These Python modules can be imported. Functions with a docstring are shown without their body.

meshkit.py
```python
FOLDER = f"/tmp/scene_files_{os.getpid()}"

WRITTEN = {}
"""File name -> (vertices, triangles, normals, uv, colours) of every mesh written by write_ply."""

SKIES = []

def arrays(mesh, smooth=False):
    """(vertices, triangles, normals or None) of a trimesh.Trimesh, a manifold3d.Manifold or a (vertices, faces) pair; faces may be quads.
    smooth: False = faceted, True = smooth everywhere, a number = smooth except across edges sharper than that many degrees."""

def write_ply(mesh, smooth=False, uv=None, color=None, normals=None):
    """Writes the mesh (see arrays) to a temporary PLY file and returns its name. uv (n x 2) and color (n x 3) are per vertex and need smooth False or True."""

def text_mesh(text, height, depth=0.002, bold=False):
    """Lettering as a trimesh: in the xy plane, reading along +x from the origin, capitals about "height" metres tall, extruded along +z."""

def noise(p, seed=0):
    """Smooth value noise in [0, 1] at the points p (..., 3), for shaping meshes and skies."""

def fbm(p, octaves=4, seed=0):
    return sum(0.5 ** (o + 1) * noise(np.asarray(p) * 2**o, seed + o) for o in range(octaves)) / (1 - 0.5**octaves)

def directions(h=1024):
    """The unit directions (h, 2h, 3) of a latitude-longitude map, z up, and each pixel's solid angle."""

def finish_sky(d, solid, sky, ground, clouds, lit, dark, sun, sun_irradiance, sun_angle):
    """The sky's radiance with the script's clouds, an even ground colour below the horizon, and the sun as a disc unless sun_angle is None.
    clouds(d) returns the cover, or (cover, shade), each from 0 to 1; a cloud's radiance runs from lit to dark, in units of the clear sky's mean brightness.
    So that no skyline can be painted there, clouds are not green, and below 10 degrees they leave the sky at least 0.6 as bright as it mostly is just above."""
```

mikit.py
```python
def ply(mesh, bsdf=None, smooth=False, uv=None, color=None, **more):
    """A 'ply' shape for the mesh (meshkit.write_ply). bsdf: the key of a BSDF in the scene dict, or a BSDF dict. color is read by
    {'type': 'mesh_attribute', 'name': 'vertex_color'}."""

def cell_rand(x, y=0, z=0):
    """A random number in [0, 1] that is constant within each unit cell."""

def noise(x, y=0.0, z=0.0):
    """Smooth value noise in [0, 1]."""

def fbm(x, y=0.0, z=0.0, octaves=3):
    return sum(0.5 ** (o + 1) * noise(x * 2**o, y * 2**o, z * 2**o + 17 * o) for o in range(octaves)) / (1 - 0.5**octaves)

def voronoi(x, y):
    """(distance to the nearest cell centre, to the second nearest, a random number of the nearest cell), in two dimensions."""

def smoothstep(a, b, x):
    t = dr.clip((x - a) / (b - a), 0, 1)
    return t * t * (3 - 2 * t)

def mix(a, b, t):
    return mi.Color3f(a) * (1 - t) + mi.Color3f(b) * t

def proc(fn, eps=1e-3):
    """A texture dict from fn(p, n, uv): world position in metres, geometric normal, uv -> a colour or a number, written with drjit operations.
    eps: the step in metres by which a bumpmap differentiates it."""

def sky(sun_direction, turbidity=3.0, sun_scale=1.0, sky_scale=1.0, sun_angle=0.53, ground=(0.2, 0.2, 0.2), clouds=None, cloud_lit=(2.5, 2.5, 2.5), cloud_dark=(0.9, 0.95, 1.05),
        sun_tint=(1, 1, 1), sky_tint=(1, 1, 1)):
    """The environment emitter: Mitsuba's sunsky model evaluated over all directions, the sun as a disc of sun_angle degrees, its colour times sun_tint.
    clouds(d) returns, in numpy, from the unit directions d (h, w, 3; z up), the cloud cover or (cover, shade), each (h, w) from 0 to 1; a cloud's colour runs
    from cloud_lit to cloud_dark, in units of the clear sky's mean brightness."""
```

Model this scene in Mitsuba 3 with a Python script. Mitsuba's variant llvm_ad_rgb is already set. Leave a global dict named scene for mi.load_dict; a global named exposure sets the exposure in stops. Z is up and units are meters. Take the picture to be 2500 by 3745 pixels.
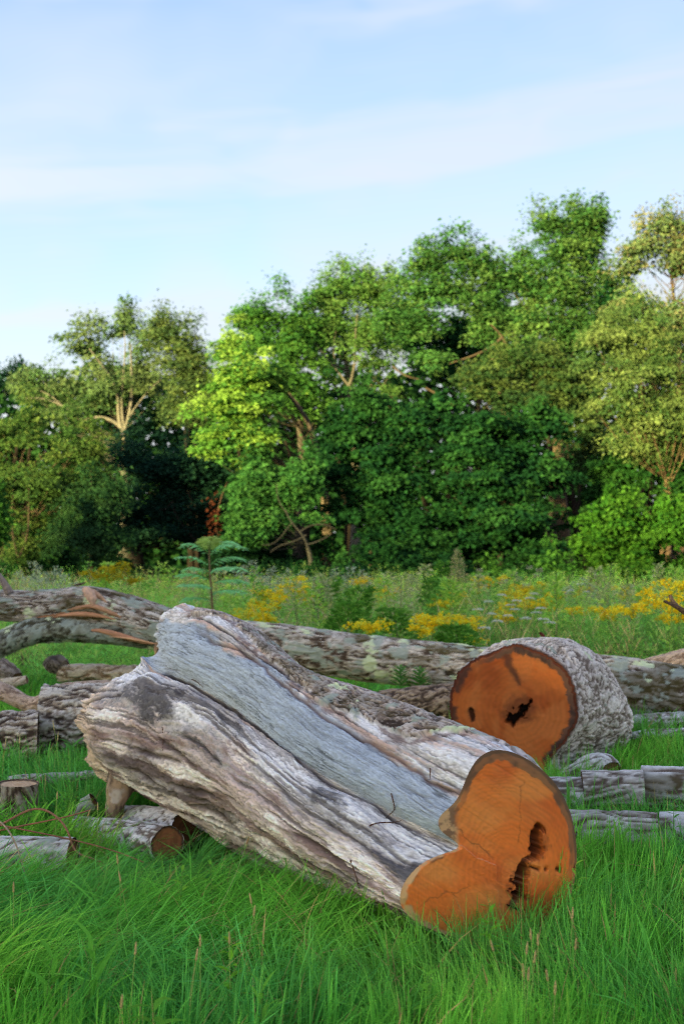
import math, random
import numpy as np, trimesh, mitsuba as mi, mikit, meshkit
from scipy.interpolate import CubicSpline, PchipInterpolator
from meshkit import fbm, noise
T = mi.ScalarTransform4f
scene, labels = {}, {}

# ------------------------------------------------------------------ camera, sky, exposure
exposure = 4.4
F, CX, HY, S, CAMZ = 1130.0, 341.5, 545.0, 0.4356, 1.4      # focal length in render pixels, centre column, horizon row, photo scale, eye height
GZ = -0.13                                                   # the soil lies below the matted grass
scene['camera'] = {'type': 'thinlens', 'fov': math.degrees(2 * math.atan(341.5 / F)), 'fov_axis': 'x',
    'to_world': T().look_at(origin=[0, 0, CAMZ], target=[0, 10, CAMZ + 10 * (HY - 512) / F], up=[0, 0, 1]),
    'aperture_radius': 0.0062, 'focus_distance': 4.5,
    'near_clip': 0.05, 'far_clip': 500.0}
SUN = np.array([-0.66, -0.73, 0.155])
def ss(a, b, x):
    t = np.clip((x - a) / (b - a), 0, 1)
    return t * t * (3 - 2 * t)
def sky_clouds(d):
    az, el = np.arctan2(d[..., 0], d[..., 1]), np.arcsin(np.clip(d[..., 2], 0, 1))
    q = np.stack([az * 2.2 + el * 1.2, el * 7.5 - az * 0.9, az * 0 + 3.1], -1)
    w = fbm(np.stack([az * 4, el * 6, az * 0 + 9], -1), 4, 5)
    a = fbm(q * 0.8 + w[..., None] * 0.9, 5, 2)
    b = fbm(np.stack([az * 2.4 + el * 2, el * 34 - az * 3.4, az * 0], -1) + w[..., None] * 1.6, 4, 8)
    cover = 0.90 - 0.66 * ss(0.15, 0.46, el) + (a - 0.47) * 1.6 + (ss(0.46, 0.70, b) - 0.4) * 0.34 + 0.12 * np.clip(az, -0.5, 0.5)
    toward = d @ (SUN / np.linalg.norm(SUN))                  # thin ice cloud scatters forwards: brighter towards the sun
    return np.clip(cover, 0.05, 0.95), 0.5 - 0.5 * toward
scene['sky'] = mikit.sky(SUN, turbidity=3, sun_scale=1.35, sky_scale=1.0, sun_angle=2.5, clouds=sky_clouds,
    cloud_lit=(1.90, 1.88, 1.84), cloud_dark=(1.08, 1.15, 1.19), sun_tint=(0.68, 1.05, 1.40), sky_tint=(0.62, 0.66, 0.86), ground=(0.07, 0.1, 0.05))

# ------------------------------------------------------------------ helpers
def lin(*c):
    c = np.asarray(c[0] if len(c) == 1 else c, float) / 255.0
    return np.where(c < 0.04045, c / 12.92, ((c + 0.055) / 1.055) ** 2.4)
PITCH = math.atan((HY - 512) / F)
CP, SP = math.cos(PITCH), math.sin(PITCH)
def ray(xd, yd):                                             # direction, of unit distance along the view, of a place in the picture
    u = (512 - yd * S) / F
    d = np.array([(xd * S - CX) / F, CP - SP * u, SP + CP * u])
    return d / d[1]
def W(xd, yd, d): return np.array([0, 0, CAMZ]) + ray(xd, yd) * d
def proj(D):
    x, y, z = D[..., 0], D[..., 1], D[..., 2] - CAMZ
    w = y * CP + z * SP
    return np.stack([(x / w * F + CX) / S, (512 - (z * CP - y * SP) / w * F) / S], -1)
def M(px, d): return px * S * d / F                          # a picture length at distance d, in metres
def mixc(a, b, t): return a + (np.asarray(b) - a) * np.asarray(t)[..., None]
VC = {'type': 'mesh_attribute', 'name': 'vertex_color'}
scene['mat_wood'] = {'type': 'twosided', 'b': {'type': 'principled', 'base_color': VC, 'roughness': 0.86, 'specular': 0.18}}
scene['mat_cut'] = {'type': 'twosided', 'b': {'type': 'principled', 'base_color': VC, 'roughness': 0.72, 'specular': 0.22}}
scene['mat_leaf'] = {'type': 'principledthin', 'base_color': VC, 'roughness': 0.55, 'diff_trans': 0.75, 'spec_trans': 0.0}
scene['mat_grass'] = {'type': 'principledthin', 'base_color': VC, 'roughness': 0.5, 'diff_trans': 0.7, 'spec_trans': 0.0}
used = {}
def numbered(name):
    n = used.get(name, -1) + 1
    used[name] = n
    return name if n == 0 else f'{name}_{n:03d}'
def put(key, v, f, c, mat='mat_wood', smooth=True):
    key = numbered(key)
    scene[key] = mikit.ply((v, f), mat, smooth=smooth, color=np.clip(c, 0.002, 0.95))
    return key
def thing(name, label, cat, group=None):
    key = numbered(name)
    labels[key] = {'label': label, 'category': cat}
    if group: labels[key]['group'] = group
    return key
def grid_faces(a, b, wrap=True):
    i, j = np.meshgrid(np.arange(a - 1), np.arange(b if wrap else b - 1), indexing='ij')
    j2 = (j + 1) % b
    q = np.stack([i * b + j, i * b + j2, (i + 1) * b + j2, (i + 1) * b + j], -1).reshape(-1, 4)
    return np.vstack([q[:, [0, 1, 2]], q[:, [0, 2, 3]]])
def grid_normals(P):
    du = np.gradient(P, axis=0)
    dv = (np.roll(P, -1, 1) - np.roll(P, 1, 1)) / 2
    n = np.cross(dv, du)
    n /= np.linalg.norm(n, axis=-1, keepdims=True) + 1e-12
    c = P.mean(1, keepdims=True)
    if ((P - c) * n).sum() < 0: n = -n
    return n
def tube(path, radii, sides=6):
    p = np.asarray(path, float)
    t = np.gradient(p, axis=0)
    t /= np.linalg.norm(t, axis=1, keepdims=True) + 1e-12
    a = np.cross(t, [0.31, 0.2, 0.93]); a /= np.linalg.norm(a, axis=1, keepdims=True) + 1e-12
    b = np.cross(t, a)
    ang = np.arange(sides) * 2 * np.pi / sides
    r = np.broadcast_to(radii, (len(p),))
    v = p[:, None] + r[:, None, None] * (np.cos(ang)[None, :, None] * a[:, None] + np.sin(ang)[None, :, None] * b[:, None])
    return v.reshape(-1, 3), grid_faces(len(p), sides)
def smooth_path(pts, n):
    pts = np.asarray(pts, float)
    t = np.r_[0, np.cumsum(np.linalg.norm(np.diff(pts[:, :3], axis=0), axis=1))]
    return CubicSpline(t / t[-1], pts)(np.linspace(0, 1, n)) if len(pts) > 2 else pts[0] + (pts[1] - pts[0]) * np.linspace(0, 1, n)[:, None]
def join(parts):
    vs, fs, cs, at = [], [], [], 0
    for v, f, c in parts:
        vs.append(v); fs.append(np.asarray(f) + at); cs.append(np.broadcast_to(c, (len(v), 3))); at += len(v)
    return np.vstack(vs), np.vstack(fs), np.vstack(cs)
def unit(a): return a / (np.linalg.norm(a, axis=-1, keepdims=True) + 1e-12)
def leaves(base, direc, normal, length, width, col):         # folded pointed leaves, 2 triangles each
    n = len(base)
    d = unit(direc)
    side = unit(np.cross(d, normal))
    up = np.cross(side, d)
    L, Wd = np.broadcast_to(length, n)[:, None], np.broadcast_to(width, n)[:, None]
    mid = base + d * L * 0.45
    v = np.stack([base, mid + side * Wd / 2 + up * Wd * 0.13, base + d * L - up * L * 0.06, mid - side * Wd / 2 + up * Wd * 0.13], 1).reshape(-1, 3)
    i = np.arange(n)[:, None] * 4
    f = np.hstack([i, i + 1, i + 2, i, i + 2, i + 3]).reshape(-1, 3)
    return v, f, np.repeat(np.broadcast_to(col, (n, 3)), 4, 0)
def blades(base, head, height, lean, width, nseg, c0, c1):   # curved grass blades ending in a point
    n = len(base)
    t = np.linspace(0, 1, nseg + 1)
    hx = np.stack([np.cos(head), np.sin(head), 0 * head], -1)
    side = np.stack([-np.sin(head), np.cos(head), 0 * head], -1)
    P = base[:, None] + hx[:, None] * (height * lean)[:, None, None] * (t ** 1.8)[None, :, None]
    P = P + np.array([0, 0, 1.0]) * (height[:, None] * (t - 0.38 * np.clip(lean, 0, 1.5)[:, None] * t ** 2.4))[..., None]
    w = width[:, None] * (1 - t[:-1] ** 2 * 0.6)[None] / 2
    # blades face a random way about their own length
    rot = (np.sin(base[:, 0] * 917.3 + base[:, 1] * 631.7) * 43758.5) % 1.0 * math.pi
    sd = np.cos(rot)[:, None] * side + np.sin(rot)[:, None] * hx
    v = np.concatenate([np.stack([P[:, :-1] - sd[:, None] * w[..., None], P[:, :-1] + sd[:, None] * w[..., None]], 2).reshape(n, -1, 3), P[:, -1:]], 1)
    k = v.shape[1]
    tri = []
    for j in range(nseg - 1): tri += [[2 * j, 2 * j + 1, 2 * j + 3], [2 * j, 2 * j + 3, 2 * j + 2]]
    tri.append([2 * nseg - 2, 2 * nseg - 1, 2 * nseg])
    f = (np.arange(n)[:, None, None] * k + np.array(tri)[None]).reshape(-1, 3)
    tt = np.r_[np.repeat(t[:-1], 2), 1.0]
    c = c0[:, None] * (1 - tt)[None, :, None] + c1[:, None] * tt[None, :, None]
    return v.reshape(-1, 3), f, c.reshape(-1, 3)
footprints = []                                              # (x0, y0, x1, y1, radius): where no grass grows
def footprint(p, q, r): footprints.append((p[0], p[1], q[0], q[1], r))
def blocked(xy):
    out = np.zeros(len(xy), bool)
    for x0, y0, x1, y1, r in footprints:
        a, b = np.array([x0, y0]), np.array([x1, y1])
        t = np.clip(((xy - a) @ (b - a)) / max(((b - a) ** 2).sum(), 1e-9), 0, 1)
        out |= ((xy - a - t[:, None] * (b - a)) ** 2).sum(1) < r * r
    return out

# ------------------------------------------------------------------ bark: relief and colour from one noise, in metres along and around
def bark(l, v, seed, ridge=0.010, plate=1.0, pal=None, lichen=0.0, moss=0.0, bare=0.0, yellow=0.5):
    pal = pal or ((196, 186, 176), (140, 126, 114), (70, 56, 46))
    z = np.full_like(l, seed * 7.3)
    w = fbm(np.stack([l * 6, v * 9, z], -1), 3, 1) - 0.5
    a = fbm(np.stack([l * 9 * plate + w * 1.5, v * 36 * plate + w * 5, z], -1), 3, 2)
    fur = np.abs(a - 0.5) * 2
    fur = ss(0.0, 0.26, fur)                                # 0 in a furrow, 1 on a plate
    cr = fbm(np.stack([l * 34 * plate, v * 16 * plate, z + 3], -1), 2, 3)
    fur = fur * (0.55 + 0.45 * ss(0.30, 0.48, cr))
    fine = fbm(np.stack([l * 60, v * 130, z], -1), 3, 4)
    h = ridge * (fur - 0.6) + 0.0035 * (fine - 0.5)
    hi, mid, lo = (lin(p) for p in pal)
    c = mixc(np.broadcast_to(lo, l.shape + (3,)), mid, ss(0.05, 0.5, fur))
    c = mixc(c, hi, ss(0.40, 0.85, fur * 0.72 + (fine - 0.5) * 2.0 + 0.10))
    c = c * (0.74 + 0.56 * fbm(np.stack([l * 9, v * 14, z + 8], -1), 4, 5))[..., None] * (0.82 + 0.36 * np.clip((fbm(np.stack([l * 95, v * 150, z + 2], -1), 2, 15) - 0.5) * 2.2 + 0.5, 0, 1))[..., None]
    if moss:
        m = fbm(np.stack([l * 4, v * 8, z + 20], -1), 4, 6)
        c = mixc(c, lin(74, 66, 26), moss * ss(0.48, 0.62, m) * ss(0.3, 0.6, 1 - fine * 0.6))
    if lichen:
        q = fbm(np.stack([l * 12, v * 13, z + 31], -1), 4, 7)
        e = fbm(np.stack([l * 45, v * 45, z + 31], -1), 3, 9) - 0.5
        k = ss(0.0, 0.05, q + e * 0.30 - (0.66 - 0.13 * lichen))
        c = mixc(c, lin(158, 164, 152) * (0.75 + 0.5 * fine[..., None]), k * 0.85)
        q2 = fbm(np.stack([l * 7.5 + 5, v * 7.5, z + 51], -1), 3, 12)
        k2 = ss(0.0, 0.03, q2 + e * 0.24 - (0.74 - 0.10 * lichen * yellow))
        c = mixc(c, lin(206, 212, 170) * (0.8 + 0.4 * fine[..., None]), k2 * 0.95)
        h = h + 0.003 * k2 + 0.002 * k
    return h, c
GREYBARK_ = ((200, 190, 182), (150, 136, 124), (78, 62, 52))
BROWNBARK = ((204, 192, 180), (146, 128, 114), (70, 56, 48))
SILVER = ((208, 203, 200), (178, 169, 163), (100, 84, 74))
BARE = ((190, 164, 146), (170, 142, 122), (120, 96, 80))
PALE = ((210, 192, 172), (186, 162, 138), (134, 104, 80))

def face_disc(c, nrm, rad, seed, pal, depth=0.012, n=48, m=14, up=(0, 0, 1)):
    """A sawn end: a polar sheet with rings, a dark rim of bark and slight saw marks. rad: function of angle."""
    nrm = unit(np.asarray(nrm, float)); a = unit(np.cross(up, nrm)); b = np.cross(nrm, a)
    ang = np.arange(n) * 2 * np.pi / n
    R = rad(ang)
    t = np.linspace(0.02, 1, m)
    X, Y = t[:, None] * (R * np.cos(ang))[None], t[:, None] * (R * np.sin(ang))[None]
    k = fbm(np.stack([X * 30, Y * 30, X * 0 + seed], -1), 4, 3)
    ring = 0.5 + 0.5 * np.sin((t[:, None] * R.mean() + k * 0.02) * 420)
    col = mixc(np.broadcast_to(lin(pal[0]), X.shape + (3,)), lin(pal[1]), np.clip(0.35 * ring + (k - 0.4) * 1.2, 0, 1))
    col = mixc(col, lin(62, 44, 34), np.broadcast_to(ss(0.88, 0.93, t)[:, None], X.shape))
    P = c + X[..., None] * a + Y[..., None] * b + nrm * ((k - 0.5) * 0.006 - depth * ss(0.9, 1.0, t)[:, None] * (k))[..., None]
    v = np.vstack([P.reshape(-1, 3), c[None]])
    cc = np.vstack([col.reshape(-1, 3), lin(pal[1])[None]])
    f = np.vstack([grid_faces(m, n), np.stack([(np.arange(n) + 1) % n, np.arange(n), np.full(n, m * n)], 1)])
    return v, f, cc

def log(name, label, cat, path, rad, seed, pal=BROWNBARK, ridge=0.010, plate=1.0, lichen=0.0, moss=0.0, yellow=0.5, ends=((128, 92, 62), (96, 66, 44)), cuts=(True, True),
        step=0.009, lump=0.05, group=None, clear=0.75, skew=(0, 0), squash=1.0, stretch=1.0, parent=None, part='bark', grow=True):
    """A log along a path of points with radii: bark and its two sawn ends."""
    t = parent or thing(name, label, cat, group)
    path, rad = np.asarray(path, float), np.broadcast_to(rad, (len(path),)).astype(float)
    length = np.linalg.norm(np.diff(path, axis=0), axis=1).sum()
    ns, nv = int(np.clip(length / step, 12, 520)), int(np.clip(2 * np.pi * rad.max() / step, 14, 150))
    pr = smooth_path(np.column_stack([path, rad]), ns)
    p, r = pr[:, :3], pr[:, 3]
    tan = unit(np.gradient(p, axis=0))
    a = unit(np.cross(tan, [0, 0, 1.0])); b = np.cross(a, tan)
    ang = np.arange(nv) * 2 * np.pi / nv + np.pi * 1.25
    l = np.broadcast_to(np.linspace(0, length, ns)[:, None], (ns, nv))
    # noise on a cylinder so that the seam does not show
    v = np.broadcast_to((ang - ang[0])[None] * r.mean(), (ns, nv))
    blend = ss(0.9, 1.0, np.arange(nv) / nv)[None]
    h1, c1 = bark(l * stretch, v, seed, ridge, plate, pal, lichen, moss, yellow=yellow)
    h2, c2 = bark(l * stretch, v - 2 * np.pi * r.mean(), seed, ridge, plate, pal, lichen, moss, yellow=yellow)
    h, c = h1 * (1 - blend) + h2 * blend, c1 * (1 - blend[..., None]) + c2 * blend[..., None]
    dirs = np.cos(ang)[None, :, None] * a[:, None] + np.sin(ang)[None, :, None] * b[:, None] * squash
    big = fbm(np.stack([l * 2.5 + seed, np.broadcast_to(np.cos(ang), l.shape) * 1.1, np.broadcast_to(np.sin(ang), l.shape) * 1.1], -1), 3, 11) - 0.5
    rr = r[:, None] * (1 + lump * 4 * big) + h
    P = p[:, None] + dirs * rr[..., None]
    # oblique saw cuts
    for e, (i0, sgn) in enumerate(((0, 1), (ns - 1, -1))):
        if skew[e]:
            wgt = np.clip(1 - np.abs(np.arange(ns) - i0) * length / ns / (rad.max() * 1.5), 0, 1)[:, None, None]
            P = P + tan[i0] * (np.cos(ang) * skew[e] * rad.max())[None, :, None] * wgt
    put(t + '__' + part, P.reshape(-1, 3), grid_faces(ns, nv), c.reshape(-1, 3))
    for e, (i0, sgn) in enumerate(((0, -1), (ns - 1, 1))):
        if not cuts[e]:
            continue
        ring, cen = P[i0], P[i0].mean(0)
        m = 12
        tt = np.linspace(0.03, 1, m)[:, None, None]
        k = fbm(np.stack([ring[None, :, 0] * tt[..., 0] * 30, ring[None, :, 2] * tt[..., 0] * 30, np.full((m, nv), seed + 3.0 + e)], -1), 3, 2)
        D = cen + (ring - cen)[None] * tt
        D = D - sgn * tan[i0] * ((0.004 + 0.012 * k * (1 - tt[..., 0] ** 8)) * 1.0)[..., None]
        rg = 0.5 + 0.5 * np.sin(tt[..., 0] * rad.max() * 300 + k * 3)
        col = mixc(np.broadcast_to(lin(ends[0]), (m, nv, 3)), lin(ends[1]), np.clip(rg * 0.3 + (k - 0.35) * 1.5, 0, 1))
        col = mixc(col, lin(56, 42, 34), np.broadcast_to(ss(0.87, 0.93, tt[..., 0]), (m, nv)))
        vv = np.vstack([D.reshape(-1, 3), (cen - sgn * tan[i0] * 0.006)[None]])
        ff = np.vstack([grid_faces(m, nv), np.stack([(np.arange(nv) + 1) % nv, np.arange(nv), np.full(nv, m * nv)], 1)])
        put(t + '__cut_face', vv, ff, np.vstack([col.reshape(-1, 3), lin(ends[1])[None]]), 'mat_cut')
    if grow:
        for k in range(len(path) - 1):
            if min(path[k][2] - rad[k], path[k + 1][2] - rad[k + 1]) < 0.15:
                footprint(path[k], path[k + 1], rad[k:k + 2].mean() * clear)
    return t

# ------------------------------------------------------------------ the great weathered log
def plane_pts(pts, G, deg):
    n = np.array([math.sin(math.radians(deg)), -math.cos(math.radians(deg)), 0])
    g, o, out = np.array([G[0], G[1], 0.0]), np.array([0, 0, CAMZ]), []
    for x, y in pts:
        d = ray(x, y)
        out.append(o + d * (((g - o) @ n) / (d @ n)))
    return np.array(out)
FACE = [(1150, 1722), (1085, 1755), (1050, 1830), (1014, 1868), (1012, 1908), (1050, 1944), (978, 1976), (921, 2040), (932, 2098), (1010, 2142), (1110, 2165), (1200, 2168), (1275, 2130), (1320, 2000), (1305, 1860), (1240, 1765)]
SEC = [
    (FACE, (0.545, 4.09), 28),
    ([(880, 1612), (825, 1628), (770, 1658), (735, 1698), (722, 1748), (732, 1778), (690, 1800), (660, 1868), (668, 1945), (720, 2010), (800, 2075), (880, 2080), (950, 2010), (985, 1860), (975, 1740), (930, 1640)], (0.08, 4.6), 36),
    ([(672, 1532), (632, 1510), (588, 1530), (560, 1570), (545, 1612), (552, 1642), (520, 1660), (480, 1730), (478, 1820), (520, 1905), (590, 1985), (650, 1990), (730, 1900), (770, 1760), (760, 1640), (720, 1560)], (-0.37, 5.1), 42),
    ([(530, 1422), (478, 1408), (432, 1440), (402, 1480), (395, 1520), (400, 1556), (360, 1578), (305, 1650), (300, 1745), (340, 1825), (420, 1870), (480, 1860), (560, 1770), (600, 1640), (600, 1520), (575, 1450)], (-0.82, 5.6), 45),
    ([(440, 1405), (400, 1420), (370, 1445), (365, 1482), (362, 1512), (325, 1542), (255, 1568), (188, 1620), (187, 1690), (212, 1752), (262, 1798), (320, 1800), (390, 1740), (450, 1640), (480, 1530), (475, 1440)], (-1.25, 6.05), 48),
]
t = thing('giant_log', 'huge weathered grey log, mostly without bark, with a broad orange sawn face', 'log')
NS, NV = 560, 430
rings = np.array([plane_pts(*s) for s in SEC])
iu0 = np.r_[np.linspace(11, 15, 55, endpoint=False), np.linspace(15, 27, NV - 55, endpoint=False)] % 16     # seam underneath; more points where bare wood shows
R = np.array([CubicSpline(np.arange(17), np.vstack([r, r[:1]]), bc_type='periodic')(iu0) for r in rings])
sv = np.linspace(0, 1, NS)
P = PchipInterpolator([0, 0.25, 0.5, 0.75, 1.0], R, axis=0)(sv)
ring0 = P[0].copy()
l = np.broadcast_to((sv * 2.85)[:, None], (NS, NV))
iu = np.broadcast_to(iu0[None], (NS, NV)).copy()
vm = ((iu - 11.0) % 16) / 16 * 2.3
s_ = np.broadcast_to(sv[:, None], (NS, NV))
def sharp(x, k=2.2): return np.clip((x - 0.5) * k + 0.5, 0, 1)
def N(a, b, seed, o=4): return fbm(np.stack([l * a, vw * b, np.full_like(l, seed * 3.7)], -1), o, seed)
vw = vm + 0.055 * (fbm(np.stack([l * 2.6, vm * 3.5, l * 0 + 40], -1), 3, 31) - 0.5) + 0.016 * (fbm(np.stack([l * 14, vm * 16, l * 0 + 44], -1), 3, 32) - 0.5)   # wandering grain
iw = iu + (N(3, 6, 1) - 0.5) * 1.5 + (N(16, 30, 2, 3) - 0.5) * 0.55
iw = np.where((iu > 15.4) & (iw > 16), iw - 16, iw)
up = np.where(iu > 11.5, iu - 16, iu)                           # top = 0, towards the viewer positive, behind negative
upw = up + (N(3, 6, 1) - 0.5) * 1.3 + (N(16, 34, 2, 3) - 0.5) * 0.6
edge = np.interp(sv, [0, 0.05, 0.12, 0.3, 0.5, 0.6, 0.68, 0.74, 0.80, 0.9, 1.0], [-0.9, -0.2, 0.9, 1.65, 1.5, 1.0, 0.35, 1.2, 1.2, 0.2, -1.5])[:, None]
kb = ss(-0.05, 0.06, edge - upw)                             # bark left on top and behind
kb = np.maximum(kb, ss(10.3, 10.6, up + (N(5, 8, 5) - 0.5) * 1.6))
hb, cb = bark(l * 1.25, vm, 3, 0.013, 1.15, ((190, 174, 164), (134, 114, 102), (62, 48, 40)), moss=0.4, lichen=0.06)
grain, fine = N(11, 120, 6, 4), N(48, 250, 7, 3)
rough = 0.22 * (fine - 0.5) + 0.20 * (grain - 0.5)
blot = N(3.6, 11, 8, 6) + rough
blot2, streak = N(2.4, 15, 9, 5) + rough, N(2.0, 26, 10, 5) + rough
lw = lambda a, b, c, d, x: ss(a, b, x) * (1 - ss(c, d, x))
shape = N(2.0, 6, 11, 3)
# bare wood, by zones around the log
cream, grey, white, tan, brown, dark = lin(222, 206, 198), lin(160, 166, 177), lin(206, 200, 201), lin(200, 176, 162), lin(114, 90, 84), lin(58, 54, 58)
c = mixc(np.broadcast_to(lin(176, 166, 160), (NS, NV, 3)), white, ss(0.4, 0.62, blot))
c = mixc(c, lin(176, 142, 122), 0.8 * ss(0.52, 0.66, streak))
c = mixc(c, brown, 0.8 * lw(0.0, 0.12, 0.22, 0.45, upw - edge) * ss(0.40, 0.55, N(14, 26, 15, 4)))
band = lw(1.75, 2.05, 4.75, 5.0, iw) * (1 - 0.6 * ss(0.93, 1.0, s_))
c = mixc(c, grey * (0.82 + 0.36 * N(2, 20, 12)[..., None]), band)
chk = ss(0.60, 0.68, N(13, 150, 13, 2)) * ss(0.38, 0.55, N(3, 8, 14, 3))
c = mixc(c, lin(84, 86, 92), band * chk * 0.75)
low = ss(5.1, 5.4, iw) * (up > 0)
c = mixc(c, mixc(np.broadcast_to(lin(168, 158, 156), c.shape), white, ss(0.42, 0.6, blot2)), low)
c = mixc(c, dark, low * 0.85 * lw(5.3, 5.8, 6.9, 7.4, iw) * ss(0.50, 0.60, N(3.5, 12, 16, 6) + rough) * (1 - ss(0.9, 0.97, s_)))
lo2 = ss(6.4, 7.0, iw + 2.2 * (blot2 - 0.5)) * (up > 0)
c = mixc(c, mixc(np.broadcast_to(lin(182, 160, 154), c.shape), cream, ss(0.42, 0.58, blot2)), lo2)
c = mixc(c, brown, lo2 * 0.9 * ss(0.515, 0.60, streak * 0.7 + N(2.2, 14, 17, 5) * 0.3))
c = mixc(c, lin(168, 152, 146), lo2 * 0.8 * ss(0.54, 0.62, N(2, 22, 21)))
c = mixc(c, lin(206, 178, 152), ss(0.88, 0.97, s_ + (blot - 0.5) * 0.12) * 0.75 * ss(5.6, 6.6, iw) * (up > 0))
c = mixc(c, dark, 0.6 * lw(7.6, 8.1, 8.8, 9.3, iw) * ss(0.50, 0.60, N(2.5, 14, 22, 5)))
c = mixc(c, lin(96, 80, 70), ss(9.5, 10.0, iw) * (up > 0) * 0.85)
speck = sharp(N(110, 300, 24, 2), 3.0)
c = c * (0.52 + 0.40 * sharp(grain, 2.4) + 0.36 * sharp(fine, 2.8) * (1 - 0.3 * band) + 0.28 * speck)[..., None] * 1.2
crease = np.exp(-((iu - 5.05 + (N(4, 1, 18, 3) - 0.5) * 0.9) / 0.13) ** 2) * ss(0.02, 0.1, s_) * (1 - ss(0.8, 0.95, s_))
crk = np.exp(-((iu - 2.0 + (N(5, 1, 19, 3) - 0.5) * 0.8) / 0.09) ** 2) * (1 - ss(0.6, 0.75, s_))
c = mixc(c, lin(70, 56, 50), crease * 0.9)
c = mixc(c, lin(104, 76, 64), crk * 0.8)
long_crk = ss(0.66, 0.70, N(1.4, 75, 20, 2)) * (1 - band * 0.6)
c = mixc(c, lin(66, 56, 52), long_crk * 0.7)
rc = np.random.default_rng(12); deep = np.zeros_like(l)
for _ in range(34):
    i0, s0, ln = rc.uniform(1.2, 9.6), rc.uniform(0.02, 0.85), rc.uniform(0.05, 0.22)
    path = i0 + 0.25 * np.sin(sv * rc.uniform(5, 14) + rc.uniform(0, 6)) + 0.10 * (fbm(np.stack([sv * 40, sv * 0 + _, sv * 0], -1), 3, 4) - 0.5)
    win = np.clip(np.sin(np.pi * np.clip((sv - s0) / ln, 0, 1)), 0, 1)
    deep = np.maximum(deep, np.exp(-((iu - path[:, None]) / (0.030 + 0.035 * win[:, None])) ** 2) * ss(0.1, 0.5, win)[:, None])
deep = deep * (1 - 0.5 * band)
c = mixc(c, lin(58, 46, 40), deep * 0.85)
c = mixc(c, cb, kb)
hw = 0.028 * (shape - 0.5) + 0.012 * (blot - 0.5) * (1 - band) + 0.016 * (grain - 0.5) * (1 - 0.6 * band) + 0.006 * (fine - 0.5) - 0.022 * crease - 0.010 * crk - 0.006 * long_crk - 0.014 * deep - 0.003 * chk * band
hw = hw + 0.034 * (N(6, 18, 23, 5) - 0.5) * ss(5.0, 6.0, iw) * (up > 0) + 0.004 * (speck - 0.5)
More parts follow.
